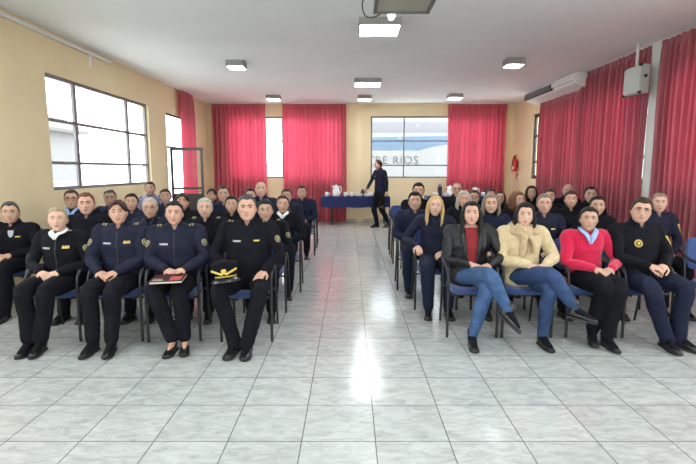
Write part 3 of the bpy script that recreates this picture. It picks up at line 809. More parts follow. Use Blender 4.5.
ceiling_light(-2.02, 12.95, .36, .36, .10, 'small ceiling light close above the gap between the back curtains')
ceiling_light(2.90, 8.75, .31, .30, .12, 'small ceiling light in the curtain-side line, the one nearer the camera')
ceiling_light(2.73, 12.75, .36, .36, .10, 'small ceiling light above the red curtain next to the bus window')

for lx, ly, ll in ((-2.06, 4.6, 'added unseen ceiling light in the window-wall line, ahead of the front row'), (2.88, 4.4, 'added unseen ceiling light in the curtain-side line, ahead of the front row'), (.39, 2.4, 'added unseen big ceiling light above the open floor'),  # extra lamps out of view, added to light the front rows from above
        (-2.06, .4, 'added unseen ceiling light in the window-wall line, by the entrance'), (2.88, .4, 'added unseen ceiling light in the curtain-side line, by the entrance')): ceiling_light(lx, ly, .55 if lx == .39 else .36, .52 if lx == .39 else .36, .10, ll)

# ------------------------------------------------------------------ hanging projector
pr = empty('projector', (.53, 4.94, CZ)); tag(pr, 'grey-green projector box with white lamp hanging from the ceiling', 'projector')
M_PROJ = mat('grey_green_casing', (.36, .37, .29), .5)
b = MB(); b.box((-.28, -.32, -.30), (.30, .33, -.12)); build('casing', b, M_PROJ, pr, smooth=False, bevel=.015)
b = MB(); b.box((-.28, .30, -.315), (.30, .335, -.295)); b.box((-.285, -.32, -.315), (-.25, .335, -.295)); b.box((.27, -.32, -.315), (.305, .335, -.295)); build('edge_band', b, mat('dark_edge_band', (.12, .12, .11), .5), pr, smooth=False)
b = MB(); b.tube([(0, 0, -.13), (0, 0, 0)], .03, 12); b.lathe([(.001, -.02), (.09, -.02), (.09, 0), (.001, 0)], (0, 0, 0)); build('mount_pole', b, M_OFFW, pr)
b = MB(); b.ell((-.09, .37, -.31), (.045, .045, .065)); build('lamp', b, mat('white_lamp_glass', (.85, .87, .88), .2, emit=(.9, .97, 1), estr=.6), pr)
b = MB(); b.tube([(-.09, .37, -.25), (-.09, .32, -.21)], .022, 10); build('lamp_holder', b, M_WHITE, pr)
b = MB(); b.tube(spline([(-.28, .20, -.20), (-.33, .26, -.14), (-.40, .34, -.20), (-.37, .40, -.31), (-.28, .38, -.335), (-.20, .36, -.30)], 6), .007, 8); build('cable', b, M_BLKPL, pr)

# ------------------------------------------------------------------ air conditioner, speaker box, fire extinguisher
ac = empty('air_conditioner', (4.62, 11.05, 3.35)); tag(ac, 'white under-ceiling air conditioner with dark outlet above the rose curtains', 'air conditioner')
b = MB()
prof = [(-.20, .02), (-.18, .13), (.24, .15), (.24, -.14), (.06, -.15), (-.14, -.08)]
b.loft([[V((x, yy, z)) for x, z in prof] for yy in (-1.30, 1.35)]); build('body', b, M_WHITE, ac, smooth=False, bevel=.02)
b = MB(); b.box((-.205, -.25, -.055), (-.15, 1.34, .085)); build('air_outlet', b, M_BLKPL, ac, smooth=False, bevel=.006)
for z in (-.01, .04):
    b = MB(); b.box((-.215, -.23, z), (-.18, 1.32, z + .012)); build('louvre', b, M_FIX, ac, smooth=False)
b = MB(); b.box((-.19, -1.28, -.02), (-.17, -.3, -.01)); b.box((-.19, -.32, -.06), (-.16, -.30, .12)); build('panel_seam', b, M_FIX, ac, smooth=False)
sp = empty('wall_speaker', (4.46, 7.73, 2.95)); tag(sp, 'pale grey speaker box hanging on a white tube before the rose curtain', 'speaker')
b = MB(); b.box((-.02, -.22, -.215), (.115, .23, .215)); build('cabinet', b, mat('speaker_grey', (.40, .42, .38), .5), sp, smooth=False, bevel=.012)
b = MB(); b.box((-.035, -.205, -.20), (-.018, .215, .20)); build('front_panel', b, mat('speaker_grille', (.56, .60, .56), .6, bump=.3, bscale=250), sp, smooth=False, bevel=.006)
for yy in (-.21, .21):
    for z in (-.205, .205):
        b = MB(); b.box((-.042, yy - .022, z - .022), (-.005, yy + .022, z + .022)); build('corner_guard', b, M_BLKPL, sp, smooth=False, bevel=.004)
b = MB(); b.lathe([(.001, 0), (.025, 0), (.022, .02), (.001, .022)]); o = build('knob', b, M_BLKPL, sp, loc=(.05, -.22, .04)); o.rotation_euler = (R(90), 0, 0)
b = MB(); b.tube([(.06, .05, .21), (.06, .05, CZ - 2.93)], .022, 10); build('hanging_tube', b, M_WHITE, sp)
fe = empty('fire_extinguisher', (4.769, 13.93, 1.52)); tag(fe, 'red fire extinguisher on the beige wall beside the side window', 'fire extinguisher')
M_FER = mat('extinguisher_red', (.60, .025, .02), .3)
b = MB(); b.lathe([(.01, 0), (.070, .0), (.078, .02), (.078, .30), (.065, .35), (.030, .39), (.026, .42), (.001, .42)]); build('cylinder', b, M_FER, fe)
b = MB(); b.box((-.02, -.05, .42), (.02, .03, .445)); b.box((-.015, -.10, .45), (.015, .03, .465)); build('valve_handle', b, M_BLKPL, fe, smooth=False)
b = MB(); b.tube(spline([(0, -.03, .43), (-.06, -.07, .40), (-.085, -.05, .25), (-.085, -.03, .08)], 5), .011, 8); build('hose', b, M_BLKPL, fe)
b = MB()
for i in range(7):
    a0, a1 = PI + (i/7 - .5)*1.8, PI + ((i+1)/7 - .5)*1.8
    b.add([V((.0795*math.cos(a), .0795*math.sin(a), z)) for a, z in ((a0, .06), (a1, .06), (a1, .15), (a0, .15))], [(0, 1, 2, 3)])
build('label', b, M_CUP, fe)
b = MB(); b.box((.06, -.03, .1), (.10, .03, .3)); build('bracket', b, M_BLACK, fe, smooth=False)
sg = MB(); sg.box((RX - .012, 13.82, 1.20), (RX - .001, 14.06, 1.46)); o = build('extinguisher_sign', sg, mat('sign_white', (.75, .66, .55), .6), smooth=False)
tag(o, 'small pale sign with a red wedge below the fire extinguisher', 'sign')
b = MB(); b.add([(RX - .014, 14.03, 1.45), (RX - .014, 13.84, 1.45), (RX - .014, 14.02, 1.27), (RX - .017, 14.03, 1.45), (RX - .017, 13.84, 1.45), (RX - .017, 14.02, 1.27)], [(0, 2, 1), (3, 4, 5), (0, 1, 4, 3), (1, 2, 5, 4), (2, 0, 3, 5)]); build('red_wedge', b, M_FER, o, smooth=False)

# ------------------------------------------------------------------ buffet tables at the back
def table(x0, x1, y0, y1, zt, label, clabel):
    t = empty('folding_table', ((x0+x1)/2, (y0+y1)/2, 0)); tag(t, label, 'table', 'buffet tables')
    w, d = (x1-x0)/2, (y1-y0)/2
    b = MB(); b.box((-w, -d, zt - .03), (w, d, zt)); build('tabletop', b, M_OFFW, t, smooth=False)
    for sx in (-1, 1):
        for sy in (-1, 1):
            b = MB(); b.tube([(sx*(w - .13 if sx > 0 else w - .28), sy*(d - .06), 0), (sx*(w - .13 if sx > 0 else w - .28), sy*(d - .06), zt - .03)], .016, 10); build('leg', b, M_BLACK, t)
    b = MB(); n = 60; rings = []
    per = []
    W2, D2 = w + .012, d + .012
    for i in range(n): per.append((-W2 + 2*W2*i/n, -D2))
    for i in range(14): per.append((W2, -D2 + 2*D2*i/14))
    for i in range(n): per.append((W2 - 2*W2*i/n, D2))
    for i in range(14): per.append((-W2, D2 - 2*D2*i/14))
    for z, o in ((zt - .30, .016), (zt - .20, .012), (zt - .08, .006), (zt - .012, 0), (zt + .005, -.008)):
        rg = []
        for k, (px, py) in enumerate(per):
            q = 1 + (o + (.010*math.sin(k*.9) + .006*math.sin(k*2.3)) * max(0, (zt - z)/.3))/max(.3, max(abs(px)/w, 1)*.45)
            rg.append(V((px*(1 + (q-1)*.25), py*q, z + (.008*math.sin(k*.35) if z < zt - .25 else 0))))
        rings.append(rg)
    b.loft(rings, cap=False); k0 = len(b.v) - len(per); b.f.append(tuple(range(k0, k0 + len(per)))); b.m.append(0)
    o = build('tablecloth', b, M_NAVYCLOTH, loc=((x0+x1)/2, (y0+y1)/2, 0)); tag(o, clabel, 'tablecloth', 'navy tablecloths')
TZ = .81
table(-.80, 1.12, 13.42, 14.05, TZ, 'folding table on thin legs behind the aisle, under a navy cloth', 'navy cloth over the table with the big white jug, by the walking man')
table(2.20, 4.20, 13.42, 14.05, TZ, 'folding table beside the curtain next to the extinguisher, under a navy cloth', 'navy cloth over the table with the black flask, behind the seated rows')
TT = TZ + .006
def cup_mesh():
    b = MB(); b.lathe([(.001, 0), (.026, 0), (.030, .01), (.040, .05), (.043, .085), (.039, .085), (.036, .05), (.025, .012), (.001, .012)], seg=18); return b
def handle_mesh():
    b = MB(); b.tube(spline([(.038, 0, .070), (.062, 0, .066), (.066, 0, .040), (.036, 0, .026)], 5), .006, 8); return b
cup0 = None
def cup(x, y, label, group='white cups on the buffet tables', rz=0., s=1.):
    global cup0
    if cup0 is None:
        cup0 = empty('cup', (x, y, TT)); build('bowl', cup_mesh(), M_CUP, cup0); build('handle', handle_mesh(), M_CUP, cup0); c = cup0
    else: c = copy_tree(cup0); c.location = (x, y, TT)
    c.rotation_euler = (0, 0, rz); c.scale = (s*1.35,)*3; tag(c, label, 'cup', group)
def jug(x, y, label, h=.27, m=M_CUP):
    r = empty('jug', (x, y, TT)); tag(r, label, 'jug')
    b = MB(); b.lathe([(.001, 0), (.085, 0), (.098, .03), (.100, .10), (.085, .18), (.065, .225), (.070, .25), (.064, .25), (.056, .22), (.001, .215)], seg=24); build('body', b, m, r)
    b = MB(); b.tube(spline([(.065, 0, .235), (.125, 0, .23), (.135, 0, .13), (.095, 0, .07)], 6), .012, 10); build('handle', b, m, r)
    b = MB(); b.tube([(-.05, 0, .225), (-.085, 0, .255)], [.03, .018], 10); build('spout', b, m, r)
    b = MB(); b.lathe([(.001, .245), (.060, .245), (.050, .268), (.015, .275), (.018, .295), (.001, .298)]); build('lid', b, m, r)
    r.scale = (h/.27,)*3
    return r
jug(-.40, 13.72, 'big white serving jug standing on the navy table by the walking man', .30)
for i, (x, y, l) in enumerate([(-.66, 13.62, 'white cup at the curtain end of the table, beside the big jug'), (-.13, 13.62, 'white cup just past the big white jug, towards the walking man'), (.05, 13.60, 'white cup alone between the big jug and the stacked plates'),
        (.74, 13.58, 'white cup beside the plates, close behind the walking man'), (.60, 13.80, 'white cup behind the plates on the table by the walking man')]): cup(x, y, l, rz=i*1.3)
def plates(x, y, n, label):
    for i in range(n):
        b = MB(); b.lathe([(.001, 0), (.06, 0), (.075, .008), (.115, .020), (.115, .024), (.072, .013), (.001, .006)], seg=28)
        o = build('plate', b, M_CUP, loc=(x, y, TT + i*.013)); tag(o, ('bottom plate' if i == 0 else 'plate number %s up' % ['', 'two', 'three', 'four', 'five', 'six'][i]) + ' of the white stack ' + label, 'plate', 'white plates on the buffet table')
plates(.25, 13.66, 5, 'next to the dark pot'); plates(.50, 13.62, 4, 'nearest the walking man')
dj = empty('coffee_pot', (.37, 13.86, TT)); tag(dj, 'small dark coffee pot among white plates on the navy table', 'coffee pot')
b = MB(); b.lathe([(.001, 0), (.07, 0), (.075, .05), (.055, .14), (.045, .16), (.001, .16)]); build('body', b, M_BLKPL, dj)
b = MB(); b.lathe([(.001, .155), (.05, .155), (.035, .18), (.012, .185), (.014, .205), (.001, .21)]); build('lid', b, M_BLKPL, dj)
b = MB(); b.tube(spline([(.05, 0, .14), (.10, 0, .13), (.105, 0, .07), (.07, 0, .04)], 5), .010, 8); build('handle', b, M_BLKPL, dj)
th = empty('vacuum_flask', (2.58, 13.72, TT)); tag(th, 'tall black vacuum flask on the navy table below the bus window', 'flask')
b = MB(); b.lathe([(.001, 0), (.060, 0), (.064, .02), (.064, .24), (.050, .28), (.001, .28)]); build('body', b, M_BLKPL, th)
b = MB(); b.lathe([(.001, .27), (.042, .275), (.042, .345), (.036, .36), (.001, .36)]); build('cap', b, M_FIX, th)
jug(2.86, 13.66, 'white jug on the navy table right behind the bald man in glasses', .28)
jug(3.62, 13.80, 'small white jug on the far table before the red curtain', .24)
for i, (x, y, l) in enumerate([(2.42, 13.60, 'white cup beside the tall black flask, on its window side'), (2.73, 13.58, 'white cup between the black flask and the white jug'), (3.34, 13.62, 'white cup on the far table before the small white jug'),
        (3.50, 13.66, 'white cup next to the small white jug on the far table'), (3.80, 13.62, 'white cup past the small white jug, towards the dark pot'), (4.06, 13.60, 'white cup at the extinguisher end of the far table')]): cup(x, y, l, rz=i*1.1)
d2 = copy_tree(dj); d2.location = (3.93, 13.82, TT); tag(d2, 'small dark coffee pot at the extinguisher end of the far table', 'coffee pot')

# ------------------------------------------------------------------ outside
mb = MB(); mb.box((-40, -30, -.25), (40, 45, -.14)); tag(build('ground', mb, mat('outdoor_concrete', (.75, .75, .73), .9, vary=.1), smooth=False), kind='structure')
bus = empty('bus', (5.2, 18.6, -.14)); tag(bus, 'white coach with blue band and grey lettering parked outside the back window', 'bus')
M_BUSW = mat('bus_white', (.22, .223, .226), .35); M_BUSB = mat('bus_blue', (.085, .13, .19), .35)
BL = 6.2
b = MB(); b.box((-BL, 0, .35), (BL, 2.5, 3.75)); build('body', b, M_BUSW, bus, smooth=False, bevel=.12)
b = MB(); b.box((-BL + .5, -.012, 3.13), (BL - .5, .02, 3.52)); build('window_band', b, mat('bus_window_tint', (.15, .15, .17), .2), bus, smooth=False, bevel=.01)
b = MB(); b.add([(-BL + .1, -.008, 2.48), (-2.6, -.008, 2.44), (-1.9, -.008, 2.62), (1.2, -.008, 2.95), (1.2, -.008, 3.06), (-BL + .1, -.008, 2.90), (-BL + .1, .02, 2.48), (-2.6, .02, 2.44), (-1.9, .02, 2.62), (1.2, .02, 2.95), (1.2, .02, 3.06), (-BL + .1, .02, 2.90)],
      [(0, 1, 2, 3, 4, 5), (11, 10, 9, 8, 7, 6), (0, 6, 7, 1), (1, 7, 8, 2), (2, 8, 9, 3), (3, 9, 10, 4), (4, 10, 11, 5), (5, 11, 6, 0)]); build('blue_band', b, M_BUSB, bus, smooth=False)
for x in (-4.0, 3.6):
    b = MB(); b.lathe([(.001, -.14), (.30, -.14), (.48, -.12), (.50, -.05), (.50, .05), (.48, .12), (.001, .13)], seg=28); o = build('wheel', b, M_SOLE, bus, loc=(x, .10, .50)); o.rotation_euler = (R(90), 0, 0)
cu = bpy.data.curves.new('txt', 'FONT'); cu.body = 'ENTRE RIOS'; cu.size = .435; cu.extrude = .004; cu.space_character = 1.12
to = bpy.data.objects.new('txt', cu); COL.objects.link(to)
tme = bpy.data.meshes.new_from_object(to.evaluated_get(bpy.context.evaluated_depsgraph_get())); bpy.data.objects.remove(to)
xs = [v.co.x for v in tme.vertices]; wtxt = max(xs) - min(xs)
p1 = at_y(418, 164, 18.59)
o = link('lettering', tme, mat('bus_letter_grey', (.055, .06, .07), .5), bus); o.rotation_euler = (R(90), 0, 0); o.location = (p1.x - max(xs) - 5.2, -.010, p1.z + .14)
hs_ = empty('house', (-12.5, 13, -.14)); tag(hs_, 'pale house with a barred window across the yard, seen through the wide window', 'house')
b = MB(); b.box((-2, -9, 0), (0, 9, 3.3)); build('wall', b, mat('house_render', (.18, .175, .17), .9, vary=.06), hs_, smooth=False)
b = MB(); b.loft([[V((-2.4, yy, 3.3)), V((.45, yy, 3.3)), V((.45, yy, 3.42)), V((-1, yy, 4.2)), V((-2.4, yy, 4.2))] for yy in (-9.4, 9.4)]); build('roof', b, mat('house_roof', (.13, .12, .115), .9), hs_, smooth=False)
for yy in (-3.2, 3.4):
    b = MB(); b.box((0, yy, .95), (.05, yy + 1.3, 2.1)); w_ = build('window', b, mat('house_window_dark', (.09, .08, .09), .4), hs_, smooth=False)
    b = MB()
    for i in range(5): b.box((.05, yy + .2 + i*.22, .95), (.07, yy + .22 + i*.22, 2.1))
    b.box((.05, yy, 1.5), (.07, yy + 1.3, 1.54)); build('bars', b, M_WFRAME, w_, smooth=False)
def car(x, y, m, label, rz):
    r = empty('car', (x, y, -.14)); r.rotation_euler = (0, 0, rz); tag(r, label, 'car')
    b = MB(); sec = []
    for yy, zt, w in ((-2.0, .62, .70), (-1.9, .80, .80), (-.9, .95, .84), (.9, 1.0, .85), (1.8, .95, .82), (2.0, .70, .72)):
        sec.append([V((-w, yy, .28)), V((w, yy, .28)), V((w*1.02, yy, .6)), V((w*.92, yy, zt)), V((-w*.92, yy, zt)), V((-w*1.02, yy, .6))])
    b.loft(sec); build('body', b, m, r, smooth=False, bevel=.04)
    b = MB(); b.loft([[V((-w, yy, z0)), V((w, yy, z0)), V((w*.86, yy, z1)), V((-w*.86, yy, z1))] for yy, z0, z1, w in ((-.95, .93, .96, .74), (-.25, .94, 1.38, .74), (1.0, .96, 1.42, .74), (1.7, .93, 1.0, .72))]); cb = build('cabin', b, mat('car_glass', (.22, .24, .27), .15), r, smooth=False)
    b = MB(); b.box((-.62, -.22, 1.37), (.62, 1.0, 1.43)); build('roof', b, m, r, smooth=False, bevel=.02)
    for sx in (-1, 1):
        for yy in (-1.25, 1.25):
            b = MB(); b.lathe([(.001, -.09), (.18, -.10), (.30, -.09), (.32, -.04), (.32, .04), (.30, .09), (.18, .10), (.001, .09)], seg=22); o = build('wheel', b, M_SOLE, r, loc=(sx*.76, yy, .32)); o.rotation_euler = (0, R(90), 0)
car(-7.6, 11.4, mat('car_silver', (.36, .37, .40), .3), 'silver car parked outside the wide window, near its camera end', R(12))

# ================================================================== CHAIRS
def make_chair():
    r = empty('armchair', (0, 0, 0))
    b = MB(); rings = []
    for z, q in ((.405, .90), (.412, .97), (.43, 1.0), (.452, .985), (.464, .93), (.468, .80)):
        rg = []
        for j in range(40):
            a = 2*PI*j/40; ca, sa = math.cos(a), math.sin(a)
            rg.append(V((.222*q*math.copysign(abs(ca)**.45, ca), .01 + .225*q*math.copysign(abs(sa)**.45, sa), z - (.012*max(0, -sa) if z > .44 else 0))))
        rings.append(rg)
    b.loft(rings); build('seat', b, M_CHAIRB, r)
    b = MB(); rings = []
    for i, t in enumerate((-1, -.96, -.85, -.5, 0, .5, .85, .96, 1)):
        z = .715 + t*.16; wq = (1 - abs(t)**6*.35); y0 = .245 + (z - .45)*.16; th = .020*(1 - abs(t)**8*.6)
        rg = []
        for j in range(36):
            a = 2*PI*j/36; ca, sa = math.cos(a), math.sin(a)
            px = .222*wq*math.copysign(abs(ca)**.6, ca)
            rg.append(V((px, y0 + th*math.copysign(abs(sa)**.6, sa) - .035*(px/.22)**2 + .02, z)))
        rings.append(rg)
    b.loft(rings); build('backrest', b, M_CHAIRB, r)
    b = MB(); b.tube([(-.262, -.15, .398), (.262, -.15, .398)], .010, 8); b.tube([(-.25, .18, .398), (.25, .18, .398)], .010, 8)
    for s in (-1, 1): b.tube([(s*.19, -.2, .398), (s*.19, .2, .398)], .010, 8)
    build('seat_frame', b, M_BLACK, r)
    for s in (-1, 1):
        b = MB(); b.tube(spline([(s*.268, -.215, 0), (s*.268, -.212, .35), (s*.268, -.205, .56), (s*.268, -.165, .635)], 5), .0125, 10, flat=1.25); build('leg', b, M_BLACK, r)
        b = MB(); b.tube(spline([(s*.252, .285, 0), (s*.250, .235, .30), (s*.245, .230, .46), (s*.236, .275, .70), (s*.232, .298, .84)], 5), .0125, 10); build('leg', b, M_BLACK, r)
        b = MB(); b.tube(spline([(s*.268, -.195, .580), (s*.268, -.155, .640), (s*.268, -.06, .668), (s*.266, .08, .672), (s*.258, .20, .690), (s*.245, .272, .735)], 6), lerps([.012, .022, .024, .023, .018, .012], 6), 12, flat=.62); build('armrest', b, M_BLKPL, r)
    for ch in r.children:                                # a narrow conference chair
        for v in ch.data.vertices: v.co.x *= .86
    return r
CH0 = make_chair(); CH_USED = [False]
CGROUP = 'blue armchairs in rows'
def chair(x, y, rz, label):
    c = CH0 if not CH_USED[0] else copy_tree(CH0)
    CH_USED[0] = True
    c.location = (x, y, 0); c.rotation_euler = (0, 0, rz); tag(c, label, 'chair', CGROUP)
    return c

# ================================================================== PEOPLE
FL = {'L': lambda r: 4.18 + .885*(r-1), 'R': lambda r: 4.29 + .885*(r-1)}
HEADS = []
def seat_person(side, row, px, py, label, short, dx=0., dy=0., zfix=None, rz=None, chairx=None, dz=0., **k):
    oy = FL[side](row) + .235 + dy                       # chair origin
    yh = oy - .02 - k.get('lean', 0)
    p = at_y(px, py, yh)
    zt = min(max(p.z, 1.15), 1.42) if zfix is None else zfix
    X = p.x + dx
    toc = math.atan2(-X, yh)
    r = .15*toc if rz is None else rz
    fy = k.pop('face_yaw', None)
    fy = (toc*.75 if fy is None else fy) - r
    k.setdefault('vox', .0045 if row == 1 else (.0065 if row == 2 else .009))
    k.setdefault('skin', random.choice([0, 0, 1, 3, 2])); k.setdefault('shoes', 'ankle')
    o = make_person(X - k.get('hx', 0)*1.15, oy - .02, zt, face_yaw=fy, rz=r, **k)
    tag(o, label, 'person', 'seated audience')
    chair(chairx if chairx is not None else X - k.get('hx', 0), oy, r*.6, 'blue armchair with black frame under ' + short)
    HEADS.append((label, round(X, 2), round(oy, 2), round(p.z, 3)))
    return o
exec_people = True

CLASP = lambda x, y, z, c=.6: {-1: ((x - .085, y + .01, z), (.80, -.52, -.22), (-.10, -.35, .93), c), 1: ((x + .088, y + .02, z - .003), (-.80, -.50, -.20), (.10, -.35, .93), c - .1)}
UP = (0, 0, 1)
def legs(kr, ar, kl, al, tr=(-.12, -1, 0), tl=(.12, -1, 0), ur=UP, ul=UP): return {-1: (kr, ar, tr, ur), 1: (kl, al, tl, ul)}
P = seat_person
# ---- front row, window side of the aisle
P('L', 1, 57.5, 207, 'blonde officer with white shirt collar, front row, next to the officer with the wine-red fringe', 'the front-row blonde officer with white collar', hair=('pulled', 'ashblonde'), jacket='black', collar='shirt',
  badges=('tag', 'rank', 'patchL', 'zip'), skin=1, wid=1.10, rz=.03, legs=legs((-.105, -.41, .525), (-.075, -.45, .095), (.085, -.41, .525), (.025, -.45, .095), (.05, -1, 0), (.12, -1, 0)), shoes='boot', head_pitch=-.03)
P('L', 1, 118, 200, 'officer with dark wine-red side fringe and navy jacket, hands clasped, in the front row', 'the officer with the wine-red fringe in the front row', hair=('pulled', 'wine'), fringe=True, jacket='navy', puffy=.008,
  badges=('tag', 'rank', 'patchL', 'patchR', 'epaul', 'zip'), skin=0, wid=1.14, rz=.06, arms=CLASP(-.04, -.23, .66), legs=legs((-.12, -.40, .525), (-.10, -.45, .095), (.08, -.41, .525), (.06, -.46, .095)), shoes='boot', head_tilt=-.06)
P('L', 1, 174, 201, 'dark-haired officer in navy jacket holding a red and black notebook on her lap', 'the officer holding the notebook', hair=('pulled', 'black'), jacket='navy', puffy=.008,
  badges=('tag', 'patchL', 'patchR', 'epaul', 'zip'), skin=0, wid=1.14, rz=.14, arms=CLASP(.03, -.24, .685, .5), legs=legs((-.11, -.41, .53), (.03, -.45, .095), (.10, -.41, .53), (.13, -.43, .095)), shoes='flat', fat=.008)
P('L', 1, 247, 195, 'broad grey-haired officer in black holding a gold-crested cap on his knee, next to the aisle', 'the officer with the cap on his knee', sex='m', hair=('short', 'salt'), jacket='black', shoes='shoe',
  badges=('tag', 'goldtext', 'patchL', 'epaul'), skin=3, wid=1.12, fat=.030, rz=.03, arms={-1: ((-.19, -.20, .69), (.35, -.9, -.2), (-.5, -.2, .85), .7), 1: ((.175, -.22, .665), (-.30, -.90, -.30), (.10, -.25, .96), .22)},
  legs=legs((-.185, -.41, .525), (-.065, -.45, .095), (.165, -.42, .525), (.055, -.47, .095), (-.10, -1, 0), (.05, -1, 0)))
# ---- front row, curtain side
P('R', 1, 471.5, 201.5, 'dark-haired woman in black leather jacket, dark red blouse and jeans, legs crossed', 'the woman in the leather jacket', hair=('long', 'black'), jacket='leather', trousers='jeans', collar='open', skin=3, wid=1.10, fat=.012, rz=-.05,
  arms=CLASP(.06, -.22, .70), legs=legs((.085, -.43, .645), (.235, -.58, .37), (.085, -.40, .525), (-.04, -.43, .095), (.55, -.70, -.45), (-.05, -1, 0), (.45, .0, .75)))
P('R', 1, 525, 203, 'dark-haired woman in beige sweater and tan scarf, jeans, legs crossed, hands in her lap', 'the woman with the tan scarf', hair=('bob', 'black'), jacket='beige', trousers='djeans', collar='scarf', skin=1, wid=1.06, rz=.0, puffy=.006,
  arms=CLASP(.06, -.22, .70), legs=legs((.10, -.43, .645), (.265, -.57, .39), (.10, -.40, .525), (.06, -.42, .095), (.85, -.50, -.12), (.10, -1, 0), (.2, .0, .95)), head_tilt=.04)
P('R', 1, 589, 207, 'woman in crimson sweater over pale blue shirt collar, black trousers, hands on her knee', 'the woman in the crimson sweater', hair=('pulled', 'black'), jacket='crimson', collar='bluecollar', skin=2, wid=1.0, rz=-.04,
  arms=CLASP(.05, -.25, .67), legs=legs((-.01, -.42, .54), (-.05, -.33, .115), (.115, -.42, .54), (.03, -.44, .095), (-.25, -.95, -.1), (.10, -1, 0)))
P('R', 1, 641, 198, 'officer in thin-rimmed glasses and black jacket with round gold chest emblem, hands clasped', 'the officer in glasses with the chest emblem', sex='m', hair=('quiff', 'brown'), jacket='black', shoes='shoe', glasses='thin', badges=('emblem', 'yellowbar'), skin=3, wid=1.14, fat=.02, rz=.08, hx=-.02,
  arms=CLASP(.0, -.26, .70), legs=legs((-.17, -.42, .525), (-.02, -.46, .095), (.15, -.41, .525), (.11, -.45, .095), (-.15, -1, 0), (.25, -1, 0)), head_tilt=.12, trousers='bluen')
# ---- second row, window side
P('L', 2, 10, 202, 'grey-haired man in black jacket with pale chest crest, sitting against the beige wall', 'the man against the beige wall', sex='m', hair=('short', 'salt'), jacket='black', badges=('whitepatch', 'goldtext'), skin=2, wid=1.05, shoes='shoe')
P('L', 2, 86, 193, 'man with short reddish-brown hair in black, between the blonde officer and the wine-red fringe', 'the man with reddish-brown hair', sex='m', hair=('short', 'auburn'), jacket='black', skin=3, wid=1.06, badges=('patchR',), shoes='shoe')
P('L', 2, 150, 198, 'older officer with grey hair and glasses, behind the gap beside the notebook holder', 'the grey-haired officer in glasses', hair=('short', 'silver'), jacket='navy', glasses=True, skin=2, collar='vneck')
P('L', 2, 205, 198, 'officer with silver-blond hair pulled back and black jacket with striped shoulders, behind the cap holder', 'the silver-blond officer', hair=('pulled', 'silver'), jacket='black', badges=('epaul', 'patchL'), skin=1, wid=1.06)
P('L', 2, 265.5, 200, 'round-faced dark-haired officer in black right behind the cap holder, next to the aisle', 'the round-faced officer by the aisle', hair=('pulled', 'black'), jacket='black', badges=('patchL', 'epaul'), skin=2, wid=1.08, fat=.01, hs=1.04)
# ---- second row, curtain side
P('R', 2, 435.5, 196, 'woman with long blonde hair and navy suit, forearm on the armrest beside the aisle', 'the long-haired blonde woman', hair=('long', 'blonde'), jacket='navy', collar='vneck', trousers='bluen', skin=1, wid=1.02, rz=-.05, arms={-1: ((-.215, -.20, .725), (.15, -.95, -.25), (-.1, -.2, .97), .4), 1: ((.09, -.19, .66), (-.8, -.5, -.2), (.1, -.35, .93), .5)}, head_tilt=.08)
P('R', 2, 491, 194, 'woman with chin-length ash hair and navy roll-neck, between the leather jacket and the scarf', 'the woman with chin-length ash hair', hair=('bob', 'ash'), jacket='bluen', collar='turtle', skin=3, wid=1.06)
P('R', 2, 544.5, 194, 'officer with fair hair pulled back and small gold lettering on navy, behind the scarf wearer', 'the fair-haired officer behind the scarf', hair=('pulled', 'ash'), jacket='navy', badges=('goldtext',), skin=3, wid=1.06)
P('R', 2, 597.5, 196, 'dark-haired officer with gold lettering on black, half hidden behind the crimson sweater', 'the officer behind the crimson sweater', hair=('pulled', 'black'), jacket='black', badges=('goldtext',), skin=2, wid=1.05)
P('R', 2, 659.5, 193, 'light-haired woman in dark uniform with yellow sleeve stripe, behind the officer with the chest emblem', 'the light-haired woman behind the chest emblem', hair=('pulled', 'ash'), jacket='navy', badges=('yellowbar',), skin=3, wid=1.0)
# ---- third row, window side
P('L', 3, 71.5, 190, 'brown-haired man with glasses and pale blue collar, beside the man with reddish-brown hair', 'the man with the pale blue collar', sex='m', hair=('short', 'brown'), jacket='bluen', collar='bluecollar', skin=2, glasses=True)
P('L', 4, 110, 190, 'person with short dark hair and dark-rimmed glasses, behind the wine-red fringe', 'the person in dark-rimmed glasses', sex='m', hair=('short', 'salt'), jacket='bluen', glasses=True, skin=2)
P('L', 3, 131.5, 193.5, 'dark-haired woman with hair pulled back, peering between the wine-red fringe and the grey-haired officer', 'the woman between the fringe and the grey-haired officer', hair=('pulled', 'black'), jacket='bluen', skin=2)
P('L', 3, 182.5, 193, 'woman with dark side-parted hair looking over the notebook holder', 'the woman looking over the notebook holder', hair=('pulled', 'brown'), fringe=True, jacket='black', skin=0)
P('L', 3, 231.5, 196, 'dark-haired woman between the silver-blond officer and the cap holder', 'the woman between the silver-blond officer and the cap holder', hair=('pulled', 'black'), jacket='black', skin=0)
P('L', 3, 282.8, 195.5, 'woman with long dark hair over one shoulder and white neckline, beside the aisle', 'the woman with dark hair over one shoulder', hair=('pony', 'brown'), jacket='black', collar='shirt', skin=0)
# ---- third row, curtain side
P('R', 3, 415, 192, 'dark-haired man in dark blue sweater seated directly by the aisle, beside the blonde woman', 'the man in the dark blue sweater', sex='m', hair=('quiff', 'black'), jacket='bluen', skin=2, shoes='shoe', trousers='bluen')
P('R', 3, 464, 191, 'woman with silver chin-length hair, behind the leather jacket', 'the woman with silver chin-length hair', hair=('bob', 'silver'), jacket='black', skin=3)
P('R', 3, 518, 192, 'woman with loose auburn hair looking sideways, just behind the scarf wearer', 'the auburn-haired woman', hair=('bob', 'auburn'), jacket='black', skin=2, face_yaw=.25)
P('R', 3, 571, 191, 'officer with brown hair pulled back, between the fair-haired officer and the crimson sweater', 'the officer with brown pulled-back hair', hair=('pulled', 'brown'), jacket='black', skin=3, wid=1.08)
